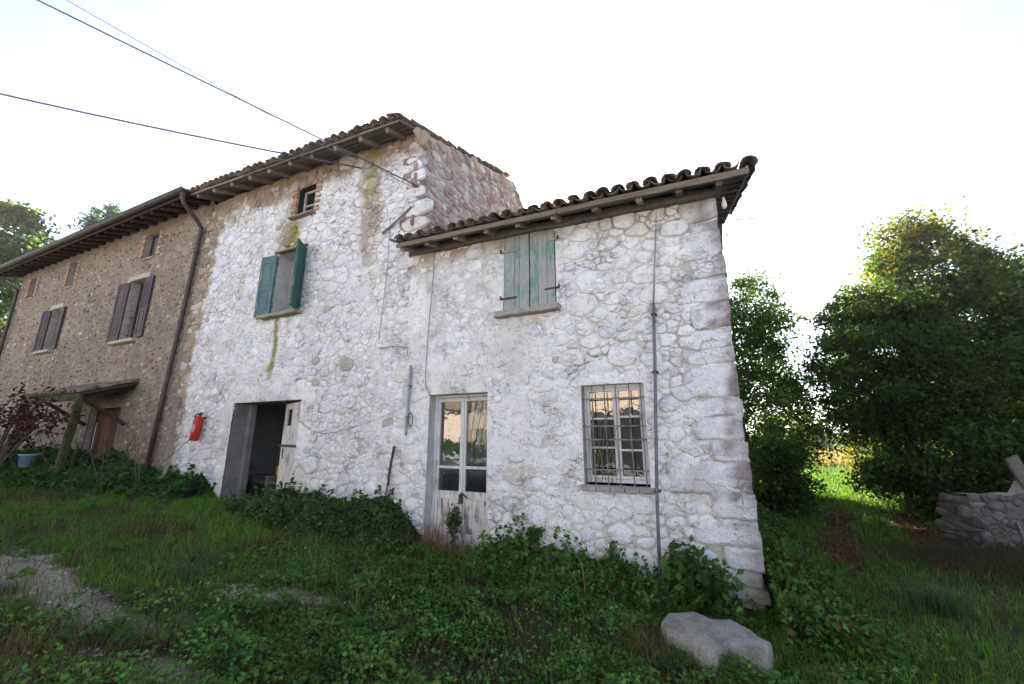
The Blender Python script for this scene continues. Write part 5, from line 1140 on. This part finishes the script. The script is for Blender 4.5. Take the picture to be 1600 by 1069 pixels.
# single plants
def clump(name, x, y, n, h, spread, cs, wd, label, lean=.6, seed=0, z=None, mat='dry', cat='grass clump', group=None):
    g = np.random.default_rng(seed + 900); px = x + g.normal(0, spread, n); py = np.minimum(y + g.normal(0, spread * .6, n), -.03 if x < .4 and y < .1 else 99); P = np.stack([px, py, (H(px, py) if z is None else np.full(n, z)) - .01], -1)
    return tag(blades(name, P, g.uniform(.4, 1, n) * h, wd, pal(g, n, cs, .3), M[mat], lean=lean, seed=seed), label, cat, group)
RED = [(.22, .13, .075), (.16, .09, .055), (.26, .19, .12)]
clump('dry_grass_clump', -3.60, -.20, 240, .55, .16, RED, .006, 'tall reddish dry grass at the left leaf of the glazed door', .3, 1)
clump('dry_grass_clump', -3.12, -.16, 120, .36, .10, RED, .006, 'shorter dry grass at the right leaf of the glazed door', .35, 2)
x, y, z = GP(1010, 1010); clump('dry_grass_clump', x, y, 900, .22, .26, DRY, .006, 'sprawling dry grass in the foreground left of the granite block', .9, 3)
x, y, z = GP(60, 1030); clump('dry_grass_clump', x, y, 900, .20, .30, DRY, .006, 'dry brown grass in the bottom left corner of the yard', .9, 4)
x, y, z = GP(1475, 960); clump('grass_tuft', x, y, 260, .40, .10, [(.06, .10, .05), (.08, .13, .07), (.05, .085, .035)], .011, 'large arching green grass tuft beside the lane at lower right', 1.1, 5, mat='grass', cat='grass tuft')
x, y, z = GP(290, 905); clump('grass_tuft', x, y, 120, .26, .07, [(.06, .10, .05), (.09, .13, .08)], .009, 'arching grass tuft in the yard left of the bare gravel spot', 1.1, 6, mat='grass', cat='grass tuft')
x, y, z = GP(330, 885); clump('grass_tuft', x, y, 120, .24, .08, [(.05, .10, .05), (.08, .12, .07)], .009, 'arching grass tuft in front of the garage weeds', 1.1, 7, mat='grass', cat='grass tuft')

bp = []
for (px, py, n) in ((1060, 1035, 420), (1118, 1050, 520), (1175, 1035, 420), (1035, 1000, 260), (1215, 1015, 300)):
    x, y, z = GP(px, py); qx = x + rg.normal(0, .13, n); qy = y + rg.normal(0, .08, n); bp.append(np.stack([qx, qy, H(qx, qy) - .01], -1))
bp = np.vstack(bp); tag(blades('block_grass', bp, rg.uniform(.06, .18, len(bp)), .006, pal(rg, len(bp), GREEN + DRY[:1], .3, 1.6), M['grass'], lean=.7, seed=33), 'grass growing round the foot of the granite block', 'grass', kind='stuff')
def leafy_plant(name, base, h, n, cs, size, label, spread=.25, seed=0, cat='plant', stemr=.006, bias=(0, -.2, .7), nst=6, wallx=None):
    t = thing(name, base, label, cat); g = np.random.default_rng(seed + 700); b = Vector(base); P = []
    for i in range(nst):
        a = g.uniform(0, 6.28); tip = b + Vector((spread * math.cos(a) * g.uniform(.3, 1), -abs(spread * math.sin(a)) * g.uniform(.2, 1) if wallx else spread * math.sin(a) * g.uniform(.3, 1), h * g.uniform(.6, 1))); mid = b.lerp(tip, .5) + Vector((0, 0, .12 * h))
        MB().tube([b, mid, tip], [stemr, stemr * .8, stemr * .4], 5).build('stem', M['twig'], t)
        for k in range(n // nst): q = g.random() ** .6; p = (b.lerp(mid, q * 2) if q < .5 else mid.lerp(tip, q * 2 - 1)); P.append(tuple(p + Vector(g.normal(0, 1, 3) * spread * .28)))
    P = np.array(P); leaves('foliage', P, g.uniform(*size, len(P)), pal(g, len(P), cs, .35), M['leaf'], t, bias, 1.5, seed); return t
px, py, pz = WP(835, 835, -.06); leafy_plant('wall_plant', (px, py, pz - .1), .20, 420, IVY, (.02, .035), 'small bushy green plant growing out of the wall right of the glazed door', .13, 1, wallx=True)
leafy_plant('door_vine', (-3.30, -.16, .14), .62, 520, [(.04, .085, .03), (.03, .065, .025), (.06, .10, .04)], (.02, .04), 'thin green vine climbing the middle of the glazed door', .10, 2, wallx=True, nst=4)
x, y, z = GP(1085, 945); leafy_plant('elder_seedling', (-.16, -.30, -.05), .48, 700, [(.03, .085, .02), (.045, .11, .03), (.06, .12, .03)], (.05, .09), 'bright leafy seedling between the granite block and the house corner', .34, 3, nst=9)
x, y, z = GP(915, 945); a = Vector((x, y, z)); st_ = MB().tube([a, a + Vector((-.02, .05, .22)), a + Vector((-.06, .12, .36)), a + Vector((-.16, .16, .45)), a + Vector((-.27, .18, .44))], [.006, .005, .004, .003, .002], 5).build('grass_stalk', M['twig']); tag(st_, 'single bent pale grass stalk arching over the weeds below the barred window', 'grass stalk')
def creeper():
    P0 = Vector(WP(-30, 760, -1.5)); t = thing('purple_shrub', P0, 'dark purple leaved climbing shrub at the left edge beside the canopy', 'shrub'); g = np.random.default_rng(77); P = []
    ends = [WP(px, py, -1.5) for px, py in ((95, 655), (70, 620), (40, 610), (15, 640), (100, 640), (60, 650), (25, 690), (-10, 620), (45, 640), (80, 640))]
    for e in ends:
        e = Vector(e); mid = P0.lerp(e, .5) + Vector((0, .1, .5)); MB().tube([P0, mid, e], [.03, .018, .006], 6).build('stem', M['bark'], t)
        for k in range(55): q = g.random(); P.append(tuple(mid.lerp(e, q) + Vector(g.normal(0, 1, 3) * (.22, .2, .16))))
    leaves('foliage', np.array(P), g.uniform(.06, .11, len(P)), pal(g, len(P), [(.045, .018, .024), (.06, .022, .028), (.03, .018, .02), (.10, .03, .03)], .3), M['leaf'], t, (0, -.4, -.3), 1.5, 31)
    tw = []
    for k in range(26):
        b = Vector(WP(g.uniform(20, 260), 760, -g.uniform(.5, 1.6))); b.z = float(H(b.x, b.y)); tw.append([b, b + Vector((g.normal(0, .15), g.normal(0, .1), g.uniform(.4, .7))), b + Vector((g.normal(0, .35), g.normal(0, .2), g.uniform(.8, 1.3)))])
    tag(stems('bare_twigs', tw, .007, M['bark']), 'thin bare twigs rising from the weeds before the brown house', 'twigs', kind='stuff')
creeper()

# trees
def vz(py, fwd): v = (534.5 - py) / 640; return EYE + fwd * (math.sin(PITCH) + v * math.cos(PITCH)) / (math.cos(PITCH) - v * math.sin(PITCH))
def vr(px, py, fwd): v = (534.5 - py) / 640; return (px - 800) / 640 * fwd / (math.cos(PITCH) - v * math.sin(PITCH))
def to_xy(r, f): return r * math.cos(YAW) - f * math.sin(YAW), r * math.sin(YAW) + f * math.cos(YAW) - DIST
def tree(name, fwd, prof, trunk_px, nl, size, cs, label, seed=0, top_cs=None, clumps=90, cr=.32, depth=.8, surf=.55, group=None, trunk_r=.09, limbs=26, conifer=False):
    """prof: rows (py, left px, right px) of the crown's outline; the crown is as deep as it is wide (times depth)"""
    g = np.random.default_rng(seed + 300); rows = sorted([(vz(py, fwd), vr(a, py, fwd), vr(b, py, fwd)) for (py, a, b) in prof]); zs = np.array([q[0] for q in rows]); lo = np.array([q[1] for q in rows]); hi = np.array([q[2] for q in rows])
    tr = vr(trunk_px, prof[-1][0], fwd); bx, by = to_xy(tr, fwd); bz = float(H(bx, by)); t = thing(name, (bx, by, bz), label, 'tree', group)
    wts = np.interp(np.linspace(zs[0], zs[-1], 60), zs, hi - lo) ** 1.6; cz_ = g.choice(np.linspace(zs[0], zs[-1], 60), clumps, p=wts / wts.sum()) + g.normal(0, .05, clumps)
    l = np.interp(cz_, zs, lo); h_ = np.interp(cz_, zs, hi); w_ = np.maximum((h_ - l) / 2, .05); th = g.uniform(0, 6.28, clumps); rho = np.maximum(g.random(clumps) ** .5, surf * g.random(clumps)); k = cr * (.6 + .8 * g.random(clumps))
    rr = (l + h_) / 2 + np.cos(th) * np.maximum(w_ - k * .65, .02) * rho; ff = fwd + np.sin(th) * np.maximum(w_ - k * .65, .02) * rho * depth
    cx, cy = to_xy(rr, ff); Cc = np.stack([cx, cy, cz_], -1)
    ztop = zs[-1]; spine = [Vector((bx, by, bz - .15))]; n = 7
    for i in range(1, n + 1):
        z = bz + (ztop - .3 - bz) * i / n; mr = float(np.interp(z, zs, (lo + hi) / 2)); q = i / n; r_ = tr * (1 - q) + mr * q + g.normal(0, .06); xx, yy = to_xy(r_, fwd + g.normal(0, .08)); spine.append(Vector((xx, yy, z)))
    tk = MB().tube(spine, [trunk_r * (1 - .9 * i / n) + .006 for i in range(n + 1)], 8).build('trunk', M['bark'], t, True)
    m = MB()
    for i in range(min(limbs, clumps)):
        c_ = Vector(Cc[i]); zz = max(bz + .25, min(c_.z - .5 - .3 * g.random() * (c_.z - bz), ztop - .5)); q = (zz - bz) / (ztop - .3 - bz) * n; a = spine[int(max(0, min(n - 1, q)))].lerp(spine[int(max(0, min(n - 1, q))) + 1], q - int(q) if q < n else 1)
        mid = a.lerp(c_, .55) + Vector((0, 0, .12 * (c_ - a).length)); m.tube([a, mid, c_], [trunk_r * .38, trunk_r * .22, .006], 5)
    m.build('limbs', M['bark'], t)
    w2 = k ** 2; cnt = np.maximum(1, (nl * w2 / w2.sum())).astype(int); idx = np.repeat(np.arange(clumps), cnt); d = g.normal(size=(len(idx), 3)); d = d * (.30 + .36 * g.random(clumps)[idx])[:, None]
    P = Cc[idx] + d * k[idx][:, None] * np.array([1.15, 1.15, .75]); P[:, 2] = np.maximum(P[:, 2], H(P[:, 0], P[:, 1]) + .02)
    col = pal(g, len(P), cs, .35)
    if top_cs is not None:
        tp = ss(zs[0] + .58 * (ztop - zs[0]), ztop, P[:, 2]) * .75 + .25 * (g.random(clumps)[idx] - .5); sel = g.random(len(P)) < tp; col[sel] = pal(g, sel.sum(), top_cs, .35)
    col *= (g.uniform(.75, 1.25, clumps))[idx][:, None]
    leaves('crown', P, g.uniform(.55, 1.4, len(P)) * size, col, M['tree_leaf'], t, (0, 0, .5), 1.5 if not conifer else 3.2, seed + 60); return t
DG = [(.040, .075, .024), (.055, .095, .028), (.034, .060, .022), (.068, .105, .028)]; YG = [(.12, .13, .025), (.16, .14, .03), (.08, .11, .025), (.20, .15, .03)]; LG = [(.055, .10, .03), (.07, .12, .035), (.09, .13, .035)]
tree('hazel_tree', 10.2, [(336, 1395, 1432), (362, 1362, 1462), (398, 1342, 1520), (435, 1318, 1565), (475, 1294, 1610), (530, 1280, 1640), (590, 1278, 1650), (640, 1298, 1650), (680, 1340, 1650), (760, 1355, 1650), (830, 1370, 1600)], 1430, 150000, .068, DG, 'large dense dark green tree right of the lane, lighter and yellower at its top', 1, YG, 480, .42, .8)  # top leaves yellower: autumn tint plus backlight put into their colour
tree('lane_tree', 13.2, [(436, 1140, 1195), (470, 1095, 1225), (520, 1050, 1228), (570, 1030, 1234), (620, 1030, 1262), (670, 1035, 1290), (710, 1070, 1284), (760, 1100, 1265), (815, 1120, 1255)], 1185, 64000, .07, LG, 'smaller tree close behind the house corner, left of the lane', 2, LG, 300, .38, .9)  # left of crown widened out of view to keep sun off the lane
tree('edge_tree', 13.5, [(345, 1600, 1625), (390, 1580, 1660), (450, 1575, 1700), (540, 1580, 1700), (640, 1580, 1700), (760, 1570, 1700)], 1640, 14000, .09, LG, 'yellowing tree cut off by the right edge behind the dark tree', 3, YG, 70, .40)
tree('lane_bush', 15.0, [(655, 1335, 1375), (690, 1325, 1400), (730, 1330, 1420), (765, 1340, 1410)], 1372, 9000, .07, YG, 'sunlit yellow green bush where the lane leaves the trees', 4, YG, 40, .35, trunk_r=.04)
tree('thicket_tree', 12.0, [(560, 1450, 1640), (640, 1430, 1680), (720, 1420, 1680), (800, 1420, 1680)], 1540, 26000, .085, [(.020, .034, .014), (.028, .045, .016)], 'dark shaded thicket tree behind the ruined wall', 5, None, 90, .5)
tree('verge_bush', 10.0, [(700, 1190, 1255), (750, 1180, 1270), (800, 1185, 1265), (840, 1190, 1250)], 1215, 12000, .06, DG, 'dark bush against the end wall beside the lane', 6, None, 50, .30, trunk_r=.03)
tree('yellowing_tree', 21.0, [(312, 0, 40), (335, -20, 62), (365, -40, 82), (395, -60, 98), (430, -70, 90), (480, -80, 40), (560, -90, 25)], -30, 16000, .17, LG, 'loose yellow green tree rising behind the left end of the brown house', 7, YG, 80, .75, group=None)
for i, (px, py, lb) in enumerate(((152, 322, 'left tip of a conifer just showing above the brown house roof'), (178, 318, 'right tip of a conifer just showing above the brown house roof'))):
    tree('conifer', 25.0, [(py, px - 2, px + 3), (py + 10, px - 7, px + 8), (py + 30, px - 13, px + 14), (py + 120, px - 30, px + 30)], px, 6000, .12, [(.03, .055, .04), (.04, .07, .045)], lb, 8 + i, None, 60, .5, conifer=True)
for i, (px, w, top, fw, lb) in enumerate(((1255, 60, 668, 46, 'leftmost far misty tree beyond the field'), (1305, 55, 690, 52, 'middle far misty tree beyond the field'), (1355, 60, 672, 48, 'rightmost far misty tree beyond the field'))):
    tree('far_tree', fw, [(top, px - w * .3, px + w * .3), (top + 20, px - w * .6, px + w * .6), (722, px - w * .6, px + w * .6)], px, 5000, .35, [(.06, .08, .05), (.08, .09, .055)], lb, 20 + i, None, 40, 1.0, group='far trees beyond the field')  # leaf colours greyed to carry the distance haze
# unseen tree added behind the low house to shade the lane
tree('shade_tree', 15.5, [(380, 1040, 1100), (450, 980, 1125), (540, 960, 1140), (640, 960, 1150), (760, 990, 1140)], 1070, 30000, .10, DG, 'unseen tree added behind the low house for its shade', 31, None, 90, .6)
N = 14000; y = rg.uniform(21, 34, N); x = path_x(y) + rg.normal(0, 3.5, N); tag(blades('field_grass', np.stack([x, y, H(x, y)], -1), rg.uniform(.4, .9, N), .03, pal(rg, N, [(.34, .26, .13), (.26, .20, .10), (.20, .19, .08)], .3), M['dry'], lean=.5, seed=11), 'tall pale dry grass of the sunlit field at the end of the lane', 'grass', kind='stuff')
print('STONES', NST, 'OBJ', len(bpy.data.objects))

# faint backlit haze in the air
HAZE = 0.0007
if HAZE:
    hz = MB().box(-700, 700, -700, 700, -3, 22).build('haze', None); tag(hz, 'thin bright haze in the backlit air', 'haze', kind='stuff')
    hm_ = bpy.data.materials.new('haze'); hm_.use_nodes = True; ht = hm_.node_tree; ht.nodes.clear(); ho = ht.nodes.new('ShaderNodeOutputMaterial'); hv = ht.nodes.new('ShaderNodeVolumePrincipled')
    hv.inputs['Color'].default_value = (.93, .95, 1, 1); hv.inputs['Density'].default_value = HAZE; hv.inputs['Anisotropy'].default_value = .55
    ht.links.new(hv.outputs[0], ho.inputs['Volume']); hz.data.materials.append(hm_)
